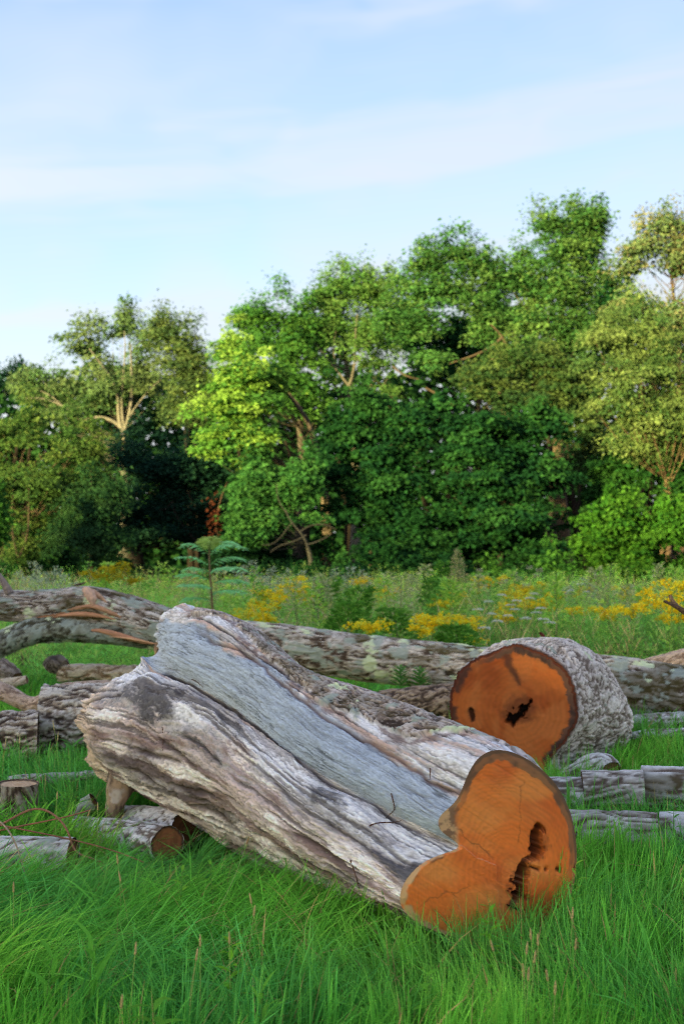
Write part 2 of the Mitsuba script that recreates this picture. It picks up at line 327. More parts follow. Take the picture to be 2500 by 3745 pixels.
h = hw * (1 - kb) + (hb + 0.016 + 0.02 * (shape - 0.5)) * kb
h = h * ss(0.0, 0.02, s_)
def lump(s0, i0, amp, ds, di): return amp * np.exp(-((s_ - s0 + (N(4, 4, 50, 2) - .5) * .05) / ds) ** 2 - ((iu - i0 + (N(5, 6, 51, 3) - .5) * .9) / di) ** 2)
h = h + lump(.93, 4.9, .085, .050, .75) + lump(.80, 5.9, .045, .055, .55) + lump(.62, 6.2, .035, .09, .5) + lump(.88, 7.6, .035, .07, .8) + lump(.97, 1.0, .05, .05, 1.2) + lump(.15, 5.8, .022, .05, .5) + lump(.30, 5.4, .02, .07, .35) - lump(.72, 7.2, .03, .08, .6) - lump(.45, 8.3, .02, .1, .5) + lump(.50, 2.2, .015, .1, .5)
P = P + grid_normals(P) * h[..., None]
rag = (N(8, 14, 52, 5) - 0.45) * 0.15 + (N(8, 60, 53, 3) - 0.5) * 0.07 + 0.05 * ss(8.2, 9.4, iu) * (iu < 11)
P = P + np.array([-0.69, 0.70, 0.0]) * (rag * ss(0.90, 1.0, s_))[..., None]
main_v, main_f = P.reshape(-1, 3), grid_faces(NS, NV)
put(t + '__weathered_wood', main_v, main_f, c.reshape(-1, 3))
main_mesh = trimesh.Trimesh(main_v, main_f, process=False)
main_ray = trimesh.ray.ray_triangle.RayMeshIntersector(main_mesh)
def on_log(x, y, lift=0.0):
    d = unit(W(x, y, 1.0) - np.array([0, 0, CAMZ]))
    hit, _, _ = main_ray.intersects_location([[0, 0, CAMZ]], [d])
    if not len(hit): return W(x, y, 5.0)
    q = hit[np.argmin(np.linalg.norm(hit - [0, 0, CAMZ], axis=1))]
    return q - d * lift
# rear end, roughly broken
m = 24
cen = P[-1].mean(0)
tt = np.linspace(0.03, 1, m)[:, None, None]
D = cen + (P[-1] - cen)[None] * tt
k = fbm(np.stack([D[..., 0] * 12, D[..., 1] * 12, D[..., 2] * 30], -1), 4, 2)
D = D + np.array([-0.69, 0.72, 0]) * ((k - 0.6) * 0.10 * (1 - tt[..., 0] ** 6))[..., None]
col = mixc(np.broadcast_to(lin(170, 136, 104), k.shape + (3,)), lin(96, 72, 58), ss(0.4, 0.6, k))
put(t + '__broken_end', D.reshape(-1, 3), grid_faces(m, NV), col.reshape(-1, 3))

# the sawn face: heartwood with rings, sapwood rim, a saw step and a rotted hollow
def sawn_face(key, ring, centre, nrm, fn, m=150):
    t_ = np.linspace(0.006, 1, m)
    ring = ring - nrm * ((ring - centre) @ nrm)[:, None]
    D = centre + (ring - centre)[None] * t_[:, None, None]
    px = proj(D)
    off, col = fn(px, np.broadcast_to(t_[:, None], D.shape[:2]), D)
    D = D + nrm * off[..., None]
    n = ring.shape[0]
    v = np.vstack([D.reshape(-1, 3), D[0].mean(0)[None]])
    f = np.vstack([grid_faces(m, n), np.stack([(np.arange(n) + 1) % n, np.arange(n), np.full(n, m * n)], 1)])
    put(key, v, f, np.vstack([col.reshape(-1, 3), col[0].mean(0)[None]]), 'mat_cut')
def seg_dist(px, pts):
    best = np.full(px.shape[:2], 1e9); along = np.zeros(px.shape[:2])
    tot = 0
    for a, b in zip(pts[:-1], pts[1:]):
        a, b = np.array(a, float), np.array(b, float)
        ln = np.linalg.norm(b - a)
        q = np.clip(((px - a) @ (b - a)) / ln ** 2, 0, 1)
        d = np.linalg.norm(px - a - q[..., None] * (b - a), axis=-1)
        along = np.where(d < best, tot + q * ln, along); best = np.minimum(best, d); tot += ln
    return best, along / tot
nf = np.array([math.sin(math.radians(28)), -math.cos(math.radians(28)), 0])
def great_face(px, tt, D):
    q = np.stack([px[..., 0] / 100, px[..., 1] / 100, px[..., 0] * 0 + 2.2], -1)
    n1, n2, n3 = fbm(q * 1.3, 4, 1), fbm(q * 5, 4, 2), fbm(q * 22, 3, 3)
    pith = np.array([1165, 2000])
    dx, dy = px[..., 0] - pith[0], px[..., 1] - pith[1]
    rad = np.hypot(dx * 1.1, dy * 0.92) + (n1 - 0.5) * 60 + (n2 - 0.5) * 9
    rings_ = 0.5 + 0.5 * np.sin(rad / 5.4 * 2 * np.pi * (0.5 + 0.03 * np.sin(rad / 37)))
    c = mixc(np.broadcast_to(lin(238, 120, 44), n1.shape + (3,)), lin(212, 96, 36), np.clip((n1 - 0.42) * 3, 0, 1))
    c = mixc(c, lin(236, 142, 68), 0.8 * ss(0.40, 0.74, fbm(q * np.array([0.9, 1.6, 1]) + 9, 4, 5)))
    c = c * (0.92 + 0.11 * rings_ * (0.4 + n1) + 0.22 * (n3 - 0.5))[..., None]
    # saw arcs across the grain
    arcs = fbm(np.stack([(px[..., 0] * 0.55 - px[..., 1] * 0.83) / 5, (px[..., 0] * 0.83 + px[..., 1] * 0.55) / 160, n1 * 0], -1), 2, 6)
    c = c * (0.88 + 0.24 * arcs)[..., None]
    th = np.arctan2(dy, dx) + (n1 - 0.5) * 0.5
    for a0, r0, r1 in ((-2.45, 40, 190), (-1.35, 60, 230), (2.75, 90, 240), (-0.55, 70, 150)):
        rr = np.hypot(dx, dy)
        ck = np.exp(-(np.abs(th - a0 + (n2 - 0.5) * 0.12) * rr / 1.6) ** 2) * ss(r0, r0 + 20, rr) * ss(r1, r1 - 40, rr)
        c = mixc(c, lin(120, 58, 26), ck * 0.55)
    topright = ss(-90, 60, dx * 0.6 - dy * 1.0 - 110)
    rim = ss(0.885, 0.90, tt + (n2 - 0.5) * 0.09)
    c = mixc(c, lin(126, 92, 66), rim * topright * 0.85)
    dk = fbm(q * np.array([3, 3, 1]) + 4, 4, 7)
    c = mixc(c, lin(84, 60, 48), 0.7 * ss(0.86, 0.93, tt + (n2 - 0.5) * 0.16) * ss(0.50, 0.64, dk) * (dy < 60))
    c = mixc(c, lin(206, 160, 112), ss(0.945, 0.975, tt + (n2 - 0.5) * 0.09) * ss(0.3, 0.7, n2 + 0.15) * (1 - topright))
    c = mixc(c, lin(104, 76, 58), ss(0.955, 0.975, tt + (n2 - 0.5) * 0.05) * topright)
    lip = ss(1055, 1040, px[..., 0] + (n2 - 0.5) * 14) * ss(1846, 1858, px[..., 1]) * ss(1955, 1935, px[..., 1])
    c = mixc(c, mixc(np.broadcast_to(lin(206, 160, 116), c.shape), lin(132, 96, 72), ss(0.45, 0.6, n2)), lip)
    # the face darkens towards its bottom
    c = mixc(c, lin(140, 70, 34), 0.4 * ss(2040, 2130, px[..., 1] + (n1 - 0.5) * 160) * ss(1080, 1160, px[..., 0]))
    off = (n3 - 0.5) * 0.0022 + (n2 - 0.5) * 0.004 + (arcs - 0.5) * 0.0016
    # saw step between the lower lobe and the rest
    step_y = np.interp(px[..., 0], [1040, 1060, 1090, 1135, 1136], [1935, 1942, 1968, 1984, 1990]) + (n3 - 0.5) * 8
    lower = ss(-1.5, 1.5, px[..., 1] - step_y) * ss(1137, 1134, px[..., 0] + (n3 - 0.5) * 10 - 0.15 * np.clip(px[..., 1] - 2020, 0, 80) * (px[..., 1] > 2020))
    off = off + 0.012 * lower * ss(2140, 2020, px[..., 1]) * ss(1.0, 0.94, tt)
    ed = np.exp(-((lower - 0.5) / 0.3) ** 2)
    c = mixc(c, lin(218, 168, 122), ed * 0.8)
    # hollow
    w1, a1 = seg_dist(px + ((n2 - 0.5) * 34 + (n3 - 0.5) * 14)[..., None], [(1236, 1905), (1234, 1945), (1212, 1975), (1194, 2010), (1190, 2050), (1182, 2080)])
    wid = np.interp(a1, [0, 0.2, 0.35, 0.6, 0.85, 1], [11, 17, 7, 11, 19, 15])
    hol = ss(1.0, 0.80, w1 / wid)
    off = off - 0.12 * hol * (0.5 + 0.9 * n3)
    inside = mixc(np.broadcast_to(lin(70, 46, 34), c.shape), lin(206, 174, 146), ss(0.50, 0.60, n3 * 0.7 + n2 * 0.3) * ss(0.12, 0.35, a1))
    c = mixc(c, lin(120, 66, 36), ss(1.7, 1.0, w1 / wid) * 0.6)
    c = mixc(c, inside, hol)
    w2, _ = seg_dist(px + ((n2 - 0.5) * 10)[..., None], [(1205, 1990), (1250, 1997), (1316, 1994)])
    k2 = ss(2.6, 1.0, w2)
    off = off - 0.02 * k2; c = mixc(c, lin(70, 40, 24), k2 * 0.9)
    return off, c
cen0 = plane_pts([(1150, 1965)], *SEC[0][1:])[0]
sawn_face(t + '__sawn_face', ring0, cen0, nf, great_face, 230)
# the stub that props the rear end up
foot = smooth_path([W(300, 1740, 5.85), W(280, 1790, 5.8), W(266, 1835, 5.78), W(262, 1872, 5.8)], 60)
fr = np.interp(np.linspace(0, 1, 60), [0, 0.4, 0.75, 1], [0.12, 0.075, 0.05, 0.045])
v, f = tube(foot, fr, 60)
k = fbm(v * np.array([30, 30, 7]), 4, 3)
cc = mixc(np.broadcast_to(lin(176, 146, 120), (len(v), 3)), lin(94, 76, 64), ss(0.42, 0.6, k)); cc = mixc(cc, lin(206, 190, 176), ss(0.6, 0.7, fbm(v * 14, 3, 9)))
ax = np.repeat(foot, 60, 0)
put(t + '__broken_stub', ax + (v - ax) * (0.7 + 0.6 * k)[:, None], f, cc)
# dead rootlets clinging to the wood
for pts in ([(897, 1822), (903, 1846), (897, 1866), (885, 1878)], [(847, 1896), (868, 1889), (895, 1888), (920, 1884)], [(985, 1764), (986, 1776), (985, 1790)],
            [(803, 1974), (812, 2000), (823, 2040)], [(372, 1668), (374, 1700), (372, 1724)], [(440, 1560), (452, 1566), (466, 1578)]):
    q = smooth_path(np.array([on_log(x, y, 0.006 + 0.014 * (i % 2)) for i, (x, y) in enumerate(pts)]), 14)
    v, f = tube(q, np.linspace(0.0026, 0.0012, 14), 6)
    put(t + '__rootlet', v, f, np.broadcast_to(lin(86, 54, 40), v.shape))
for a, b, r in (((0.44, 4.36), (0.08, 4.66), 0.25), ((0.08, 4.62), (-0.4, 5.1), 0.26)):
    footprint(a, b, r)

# ------------------------------------------------------------------ the second log behind it
t = thing('thick_log', 'thick grey-barked log with a darker orange round sawn face, behind the big log', 'log')
F2 = [(1165, 1492), (1085, 1528), (1052, 1568), (1042, 1628), (1050, 1690), (1085, 1750), (1140, 1800), (1200, 1815), (1240, 1800), (1252, 1745), (1288, 1700), (1312, 1650), (1310, 1585), (1282, 1532), (1235, 1500), (1200, 1490)]
SEC2 = [(F2, (1.08, 7.15), -12),
        ([(1240, 1462), (1165, 1472), (1125, 1520), (1115, 1600), (1125, 1680), (1150, 1740), (1200, 1790), (1270, 1800), (1310, 1780), (1335, 1740), (1365, 1690), (1385, 1640), (1382, 1570), (1358, 1510), (1320, 1478), (1285, 1464)], (1.45, 7.6), -24),
        ([(1320, 1500), (1270, 1520), (1235, 1550), (1225, 1600), (1230, 1650), (1250, 1700), (1290, 1735), (1350, 1750), (1390, 1745), (1420, 1725), (1440, 1695), (1446, 1650), (1432, 1600), (1408, 1560), (1380, 1525), (1350, 1505)], (1.95, 8.15), -30)]
NS2, NV2 = 190, 320
rings = np.array([plane_pts(*s) for s in SEC2])
iu0 = (np.linspace(0, 16, NV2, endpoint=False) + 6) % 16
R = np.array([CubicSpline(np.arange(17), np.vstack([r, r[:1]]), bc_type='periodic')(iu0) for r in rings])
sv = np.linspace(0, 1, NS2)
P = CubicSpline([0, 0.45, 1], R, axis=0)(sv)
l = np.broadcast_to((sv * 1.35)[:, None], (NS2, NV2)); vm = np.broadcast_to((((iu0 - 6) % 16) / 16 * 2.4)[None], (NS2, NV2)); s_ = np.broadcast_to(sv[:, None], l.shape)
h, c = bark(l, vm, 8, 0.012, 1.1, ((220, 206, 196), (186, 168, 156), (112, 94, 82)), lichen=0.1)
sw = fbm(np.stack([l * 3, vm * 4, l * 0 + 4], -1), 3, 3)
knot = np.exp(-((np.sin(sw * 22 + l * 3)) / 0.16) ** 2) * ss(0.5, 0.6, fbm(np.stack([l * 2, vm * 2, l * 0 + 7], -1), 3, 4))
c = mixc(c, lin(104, 84, 72), knot * 0.6)
c = mixc(c, lin(92, 58, 44), ss(0.035, 0.0, s_ + (sw - 0.5) * 0.02) * 0.9)
h = h + 0.05 * (sw - 0.5) - 0.012 * knot
P = P + grid_normals(P) * (h + 0.028 * ss(0.12, 0.0, s_))[..., None]
n2 = np.array([math.sin(math.radians(-12)), -math.cos(math.radians(-12)), 0])
P[0] -= n2 * ((P[0] - P[0].mean(0)) @ n2)[:, None]
put(t + '__bark', P.reshape(-1, 3), grid_faces(NS2, NV2), c.reshape(-1, 3))
def second_face(px, tt, D):
    q = np.stack([px[..., 0] / 70, px[..., 1] / 70, px[..., 0] * 0 + 6.2], -1)
    n1, n2, n3 = fbm(q * 1.3, 4, 1), fbm(q * 5, 4, 2), fbm(q * 22, 3, 3)
    dx, dy = px[..., 0] - 1185, px[..., 1] - 1630
    rad = np.hypot(dx, dy) + (n1 - 0.5) * 30
    c = mixc(np.broadcast_to(lin(216, 112, 48), n1.shape + (3,)), lin(186, 88, 36), np.clip((n1 - 0.4) * 3, 0, 1))
    c = mixc(c, lin(216, 122, 60), 0.6 * ss(0.5, 0.62, fbm(q * np.array([1.6, 0.8, 1]) + 3, 4, 5)))
    c = c * (0.90 + 0.16 * (0.5 + 0.5 * np.sin(rad / 1.9)) * n1 + 0.25 * (n3 - 0.5))[..., None]
    w0, a0 = seg_dist(px + ((n2 - 0.5) * 24)[..., None], [(1158, 1500), (1172, 1535), (1190, 1570)])
    c = mixc(c, lin(66, 42, 34), 0.8 * ss(17, 6, w0 + a0 * 8))
    core = ss(50, 25, np.hypot(dx * 0.9 - 5, dy * 1.2) + (n2 - 0.5) * 30)
    c = mixc(c, lin(92, 42, 24), core * 0.65)
    c = mixc(c, lin(104, 74, 58), ss(0.86, 0.9, tt + (n2 - 0.5) * 0.07) * ss(-60, 30, dx + (-dy) * 0.6) * 0.9)
    c = mixc(c, lin(70, 50, 42), ss(0.84, 0.92, tt + (n2 - 0.5) * 0.15) * ss(0.5, 0.6, fbm(q * 1.7 + 2, 3, 8)) * 0.85)
    c = mixc(c, lin(112, 56, 36), ss(0.955, 0.97, tt + (n2 - 0.5) * 0.02))
    off = (n3 - 0.5) * 0.004 + (n2 - 0.5) * 0.006 - 0.012 * ss(0.955, 0.97, tt) * n2
    w1, a1 = seg_dist(px + ((n2 - 0.5) * 26 + (n3 - 0.5) * 10)[..., None], [(1168, 1652), (1190, 1640), (1200, 1622), (1218, 1608)])
    hol = ss(1.0, 0.75, w1 / np.interp(a1, [0, 0.3, 0.6, 1], [13, 11, 10, 3]))
    w2, _ = seg_dist(px + ((n2 - 0.5) * 12)[..., None], [(1080, 1632), (1084, 1650)])
    off = off - 0.03 * ss(1.0, 0.7, w2 / 5)
    c = mixc(c, lin(70, 42, 30), 0.85 * ss(1.5, 0.6, w2 / 7))
    off = off - 0.13 * hol
    c = mixc(c, lin(44, 26, 18), hol)
    return off, c
n2 = np.array([math.sin(math.radians(-12)), -math.cos(math.radians(-12)), 0])
sawn_face(t + '__sawn_face', P[0].copy(), P[0].mean(0), n2, second_face, 120)
m = 10
cen = P[-1].mean(0); D = cen + (P[-1] - cen)[None] * np.linspace(0.02, 1, m)[:, None, None]
put(t + '__far_end', D.reshape(-1, 3), grid_faces(m, NV2), np.broadcast_to(lin(120, 90, 66), (m * NV2, 3)), 'mat_cut')
v, f = tube(smooth_path([W(1248, 1475, 7.7), W(1245, 1460, 7.7), W(1238, 1453, 7.68)], 8), [0.016, 0.014, 0.013, 0.013, 0.013, 0.012, 0.011, 0.008], 8)
put(t + '__twig_stub', v, f, np.broadcast_to(lin(96, 50, 40), v.shape))
footprint((1.1, 7.2), (1.9, 8.1), 0.33)

# ------------------------------------------------------------------ the long fallen trunk with the split bend
trunk_pts = [(-140, 1398, 10.3, 34), (0, 1390, 10.2, 35), (100, 1392, 10.1, 37), (195, 1390, 10.0, 44), (300, 1415, 9.95, 46), (400, 1447, 9.9, 45), (600, 1476, 9.8, 47), (800, 1506, 9.7, 53), (1000, 1528, 9.6, 53), (1100, 1541, 9.5, 54), (1250, 1560, 9.45, 60), (1400, 1572, 9.4, 64), (1568, 1598, 9.3, 70), (1700, 1612, 9.2, 72)]
fall = log('fallen_trunk', 'long fallen trunk spotted with pale lichen and split open at a bend', 'fallen trunk',
    [W(x, y, d) for x, y, d, r in trunk_pts], [M(r, d) for x, y, d, r in trunk_pts], 21, ((196, 184, 174), (146, 128, 112), (70, 54, 42)), 0.012, 0.9, lichen=0.8, moss=0.7, yellow=1.1, stretch=0.7, step=0.012, lump=0.03, grow=False)
limb_pts = [(-120, 1520, 10.1, 30), (0, 1480, 10.05, 30), (70, 1453, 10.0, 30), (160, 1445, 9.95, 30), (260, 1452, 9.9, 28), (370, 1466, 9.9, 26), (450, 1478, 9.9, 22)]
log('', '', '', [W(x, y, d) for x, y, d, r in limb_pts], [M(r, d) for x, y, d, r in limb_pts], 24, ((150, 152, 138), (116, 114, 100), (58, 54, 44)), 0.010, 0.9, lichen=0.9, moss=0.3, step=0.012, parent=fall, part='limb', cuts=(False, False), grow=False)
rg = np.random.default_rng(8)
def splinter(pts, w, colr, key=fall, lift=0.0):
    q = smooth_path([W(x, y, d + 0.17) for x, y, d in pts], 22)
    tt = np.linspace(0, 1, 22)
    ww = w * np.sin(np.pi * np.clip(tt * 0.94 + 0.03, 0, 1)) ** 0.8
    v, f = tube(q, 1.0, 10)
    ax = np.repeat(q, 10, 0)
    o = (v - ax) * np.repeat(ww, 10)[:, None] * 0.62; o[:, 1] *= 0.8
    k = fbm(ax * np.array([4, 4, 4]) + v * np.array([2, 2, 60]), 3, 4)
    put(key + '__splinter', ax + o * (0.75 + 0.5 * k)[:, None], f, lin(colr) * (0.55 + 0.9 * k)[:, None])
for pts, w, cl in (([(192, 1350, 9.74), (202, 1360, 9.66), (212, 1378, 9.60), (210, 1394, 9.62)], 0.075, (206, 164, 138)), ([(120, 1412, 9.78), (160, 1400, 9.7), (205, 1393, 9.64), (250, 1402, 9.62)], 0.030, (178, 132, 100)),
                   ([(118, 1418, 9.78), (170, 1410, 9.68), (230, 1414, 9.62), (268, 1424, 9.62)], 0.036, (196, 142, 108)), ([(180, 1398, 9.66), (215, 1392, 9.6), (245, 1402, 9.6), (290, 1420, 9.62)], 0.034, (192, 142, 110)),
                   ([(195, 1347, 9.72), (225, 1366, 9.66), (245, 1384, 9.64)], 0.036, (190, 150, 122)), ([(80, 1418, 9.82), (110, 1414, 9.78), (150, 1406, 9.7)], 0.012, (180, 126, 92)),
                   ([(195, 1448, 9.66), (240, 1450, 9.62), (300, 1466, 9.6), (362, 1478, 9.6)], 0.040, (190, 136, 104)), ([(250, 1462, 9.6), (310, 1468, 9.56), (365, 1480, 9.56)], 0.014, (222, 170, 130)),
                   ([(165, 1344, 9.85), (180, 1342, 9.85), (198, 1336, 9.85)], 0.016, (90, 74, 62))):
    splinter(pts, w, cl)

# ------------------------------------------------------------------ the other cut wood
def dlog(name, label, cat, pts, **kw):
    rad = [M(p[3], p[2]) for p in pts]
    return log(name, label, cat, [W(*p[:3]) for p in pts], rad, **kw)
dlog('bark_log', 'deeply furrowed brown bark log behind the left end of the big grey log', 'log', [(98, 1650, 7.85, 78), (250, 1648, 7.9, 78), (430, 1640, 8.0, 76)], seed=31, pal=BROWNBARK, ridge=0.02, plate=0.75, lump=0.03)
dlog('bark_log', 'furrowed bark log at the left edge with its dark sawn end turned right', 'log', [(-190, 1700, 7.33, 58), (-40, 1694, 7.40, 58), (88, 1690, 7.47, 57)], seed=32, pal=((196, 182, 170), (132, 112, 98), (62, 48, 40)), ridge=0.018, plate=0.75, ends=((70, 46, 28), (40, 28, 20)), lump=0.02)
dlog('bent_branch', 'bare pinkish bent branch lying on the left behind the bark logs', 'branch', [(-60, 1602, 8.4, 17), (40, 1606, 8.4, 18), (85, 1618, 8.35, 18), (125, 1596, 8.35, 21), (170, 1580, 8.4, 15), (260, 1574, 8.5, 13), (350, 1566, 8.6, 11)], seed=33, pal=BARE, ridge=0.004, plate=1.2, lump=0.08)
kn = dlog('split_log', 'pale split log with exposed tan wood lying in the grass on the left', 'log', [(140, 1546, 10.5, 24), (230, 1545, 10.4, 25), (345, 1548, 10.3, 22)], seed=34, pal=PALE, ridge=0.022, plate=0.5, squash=0.8, ends=((150, 112, 80), (120, 86, 60)))
dlog('', '', '', [(106, 1534, 10.5, 14), (120, 1526, 10.5, 20), (146, 1532, 10.45, 17)], seed=35, pal=((156, 140, 130), (130, 114, 104), (84, 72, 64)), parent=kn, part='knot', ridge=0.02, lump=0.15, ends=((150, 132, 116), (124, 106, 92)))
dlog('wood_scrap', 'low pale scrap of split wood at the left edge', 'wood', [(-60, 1576, 10.0, 13), (0, 1572, 10.0, 13), (62, 1560, 10.0, 9)], seed=36, pal=PALE, ridge=0.012, lump=0.1)
dlog('wood_scrap', 'greyish brown heap of bark at the left edge under the lifted trunk', 'wood', [(-90, 1520, 11.0, 26), (-20, 1530, 10.8, 30), (40, 1556, 10.6, 14)], seed=37, pal=((176, 158, 144), (144, 124, 110), (100, 82, 70)), ridge=0.012, lump=0.1)
stump = dlog('log_round', 'short upright round of wood standing in the grass at the left edge', 'log', [(36, 1940, 6.0, 46), (40, 1850, 6.0, 45), (42, 1797, 6.0, 45)], seed=38, pal=((160, 148, 136), (112, 94, 80), (62, 48, 40)), ridge=0.008, ends=((206, 172, 136), (180, 142, 106)), lump=0.02, clear=2.2)
dlog('lichen_log', 'grey log with pale lichen at the lower left edge, half sunk in grass', 'log', [(-160, 1968, 5.15, 44), (0, 1966, 5.1, 44), (168, 1966, 5.05, 41)], seed=39, pal=SILVER, ridge=0.005, lichen=0.75, yellow=1.6, clear=2.2, lump=0.02)
dlog('firewood', 'short grey log under the big log with its brown sawn end facing right', 'log', [(282, 1892, 5.95, 42), (350, 1896, 5.7, 42), (428, 1904, 5.45, 40)], seed=40, pal=SILVER, ridge=0.006, lichen=0.25, ends=((112, 72, 44), (84, 54, 34)), lump=0.03, clear=1.8)
dlog('firewood', 'low short log in the grass showing a reddish brown round sawn end', 'log', [(170, 1912, 5.85, 36), (280, 1920, 5.5, 38), (384, 1938, 5.12, 40)], seed=41, pal=SILVER, ridge=0.006, lichen=0.35, ends=((150, 96, 62), (112, 72, 46)), lump=0.03, clear=1.2)
dlog('thin_log', 'thin whitish log lying in the grass behind the upright round', 'log', [(20, 1792, 6.6, 12), (130, 1786, 6.6, 12), (250, 1776, 6.6, 9)], seed=42, pal=SILVER, ridge=0.004, lichen=0.6)
dlog('bark_slab', 'lichen-covered broken slab leaning in the grass right of the upright round', 'bark', [(140, 1892, 5.9, 14), (178, 1868, 5.9, 17), (200, 1850, 5.9, 20), (216, 1838, 5.9, 17)], seed=43, pal=((150, 138, 126), (120, 106, 94), (74, 62, 54)), ridge=0.010, lichen=0.6, lump=0.12)
dlog('wood_scrap', 'small dark block of wood in the grass beside the upright round', 'wood', [(138, 1836, 6.3, 13), (172, 1832, 6.3, 12)], seed=44, pal=((120, 104, 92), (96, 82, 72), (60, 50, 42)), ridge=0.006)
dlog('bark_log', 'dark barked log lying under the fallen trunk between the two big sawn logs', 'log', [(820, 1632, 8.75, 34), (950, 1620, 8.6, 42), (1075, 1612, 8.5, 46)], seed=45, pal=((156, 136, 122), (112, 92, 80), (56, 44, 38)), ridge=0.016, plate=0.8, lump=0.05)
RG = 'rows of short logs right of the big sawn face'
dlog('row_log', 'short piece at the left end of the back row right of the big sawn face', 'log', [(1225, 1824, 6.12, 37), (1333, 1822, 6.1, 37)], seed=46, pal=SILVER, ridge=0.009, plate=0.7, group=RG, stretch=0.5, lump=0.05)
dlog('row_log', 'middle piece of the back row of cut logs on the right, furrowed light grey bark', 'log', [(1334, 1814, 6.1, 45), (1400, 1814, 6.08, 44), (1476, 1814, 6.05, 44)], seed=47, pal=((198, 190, 184), (166, 156, 148), (92, 76, 66)), ridge=0.010, plate=0.7, group=RG, stretch=0.5, lump=0.05)
dlog('row_log', 'taller mossy piece at the right edge in the back row of cut logs', 'log', [(1472, 1806, 6.15, 48), (1540, 1810, 6.1, 48), (1680, 1816, 6.05, 48)], seed=48, pal=SILVER, ridge=0.010, plate=0.7, moss=0.7, lichen=0.4, group=RG, stretch=0.5, lump=0.05)
dlog('row_log', 'nearest long piece of the front row of logs, just right of the big sawn face', 'log', [(1300, 1906, 5.35, 44), (1400, 1908, 5.3, 44), (1508, 1912, 5.25, 42)], seed=49, pal=((196, 188, 182), (160, 148, 140), (84, 68, 58)), ridge=0.011, plate=0.7, moss=0.3, group=RG, stretch=0.5, lump=0.06, ends=((70, 54, 44), (52, 40, 34)))
dlog('row_log', 'smooth grey log cut off by the right edge, in the front row of logs', 'log', [(1514, 1910, 5.4, 42), (1600, 1912, 5.35, 42), (1690, 1914, 5.3, 42)], seed=50, pal=((200, 194, 192), (176, 168, 162), (104, 88, 78)), ridge=0.007, plate=0.55, group=RG, stretch=0.5, lump=0.05)
dlog('bark_slab', 'curved slab of grey bark in the grass right of the thick log', 'bark', [(1300, 1778, 6.95, 15), (1345, 1764, 6.9, 26), (1385, 1758, 6.9, 28), (1402, 1768, 6.85, 22)], seed=51, pal=SILVER, ridge=0.006, lump=0.08)
dlog('wood_scrap', 'small brown chunk of wood in the grass at the right edge above the front row', 'wood', [(1520, 1884, 5.75, 12), (1570, 1876, 5.75, 14), (1620, 1878, 5.75, 12)], seed=52, pal=((140, 116, 100), (110, 90, 76), (66, 52, 44)), ridge=0.006)
dlog('lichen_log', 'thin lichen-covered log in the grass below the fallen trunk at the right edge', 'log', [(1420, 1660, 8.9, 16), (1500, 1655, 8.9, 18), (1640, 1652, 8.9, 18)], seed=53, pal=SILVER, ridge=0.008, lichen=0.7, moss=0.6)
dlog('bark_slab', 'low pale strip of bark in the grass right of the thick log', 'bark', [(1440, 1690, 8.4, 8), (1500, 1684, 8.4, 10), (1580, 1680, 8.4, 8)], seed=54, pal=SILVER, ridge=0.004, lichen=0.2)
dlog('pale_limb', 'pale pinkish limb rising towards the right edge above the fallen trunk', 'branch', [(1420, 1545, 10.2, 12), (1500, 1530, 10.1, 22), (1580, 1518, 10.0, 30), (1700, 1505, 9.9, 34)], seed=55, pal=BARE, ridge=0.007, plate=0.7, grow=False)
def stick(name, label, pts, r0, r1, colr, cat='branch', n=30, sides=7, part=None):
    t = thing(name, label, cat)
    q = smooth_path([W(*p) for p in pts], n)
    v, f = tube(q, np.linspace(r0, r1, n), sides)
    k = fbm(v * 60, 3, 2)
    put(t + '__stem', v, f, lin(colr) * (0.6 + 0.8 * k)[:, None])
    return t
tw = stick('dead_twig', 'dark forked dead twig poking in at the right edge over the goldenrod', [(1640, 1432, 8.0), (1575, 1408, 8.0), (1548, 1388, 8.0), (1536, 1366, 8.0)], 0.035, 0.012, (120, 96, 80))
v, f = tube(smooth_path([W(1575, 1408, 7.98), W(1548, 1392, 7.98), W(1522, 1380, 7.98)], 10), np.linspace(0.02, 0.010, 10), 7)
put(tw + '__fork', v, f, np.broadcast_to(lin(84, 66, 54), v.shape))
stick('dead_twig', 'grey dead twig rising behind the fallen trunk at the left edge', [(22, 1362, 10.1), (10, 1340, 10.1), (-4, 1318, 10.1)], 0.04, 0.022, (140, 122, 112))
stick('arched_vine', 'thick reddish brown dead vine arching over the grass at the lower left', [(-30, 1902, 5.0), (40, 1872, 5.0), (88, 1857, 5.0), (130, 1876, 4.98), (158, 1916, 4.95), (171, 1950, 4.93), (196, 1966, 4.9), (240, 1986, 4.9)], 0.0060, 0.004, (146, 104, 80), 'vine', 60)
stick('thin_vine', 'thin straight dead stem crossing the arched vine at the lower left', [(-20, 1912, 5.05), (60, 1894, 5.03), (130, 1880, 5.05), (205, 1860, 5.1)], 0.0045, 0.003, (150, 104, 76), 'vine')
stick('thin_vine', 'thin reddish stem trailing from the lichen log into the grass', [(-20, 1890, 4.95), (90, 1912, 4.93), (170, 1929, 4.9), (250, 1950, 4.85), (330, 1980, 4.8)], 0.004, 0.0025, (134, 92, 72), 'vine')
stick('thin_vine', 'pale dead stem drooping in front of the lichen log', [(-10, 1880, 4.8), (30, 1925, 4.75), (50, 1980, 4.72), (62, 2028, 4.7)], 0.004, 0.003, (170, 146, 120), 'vine')

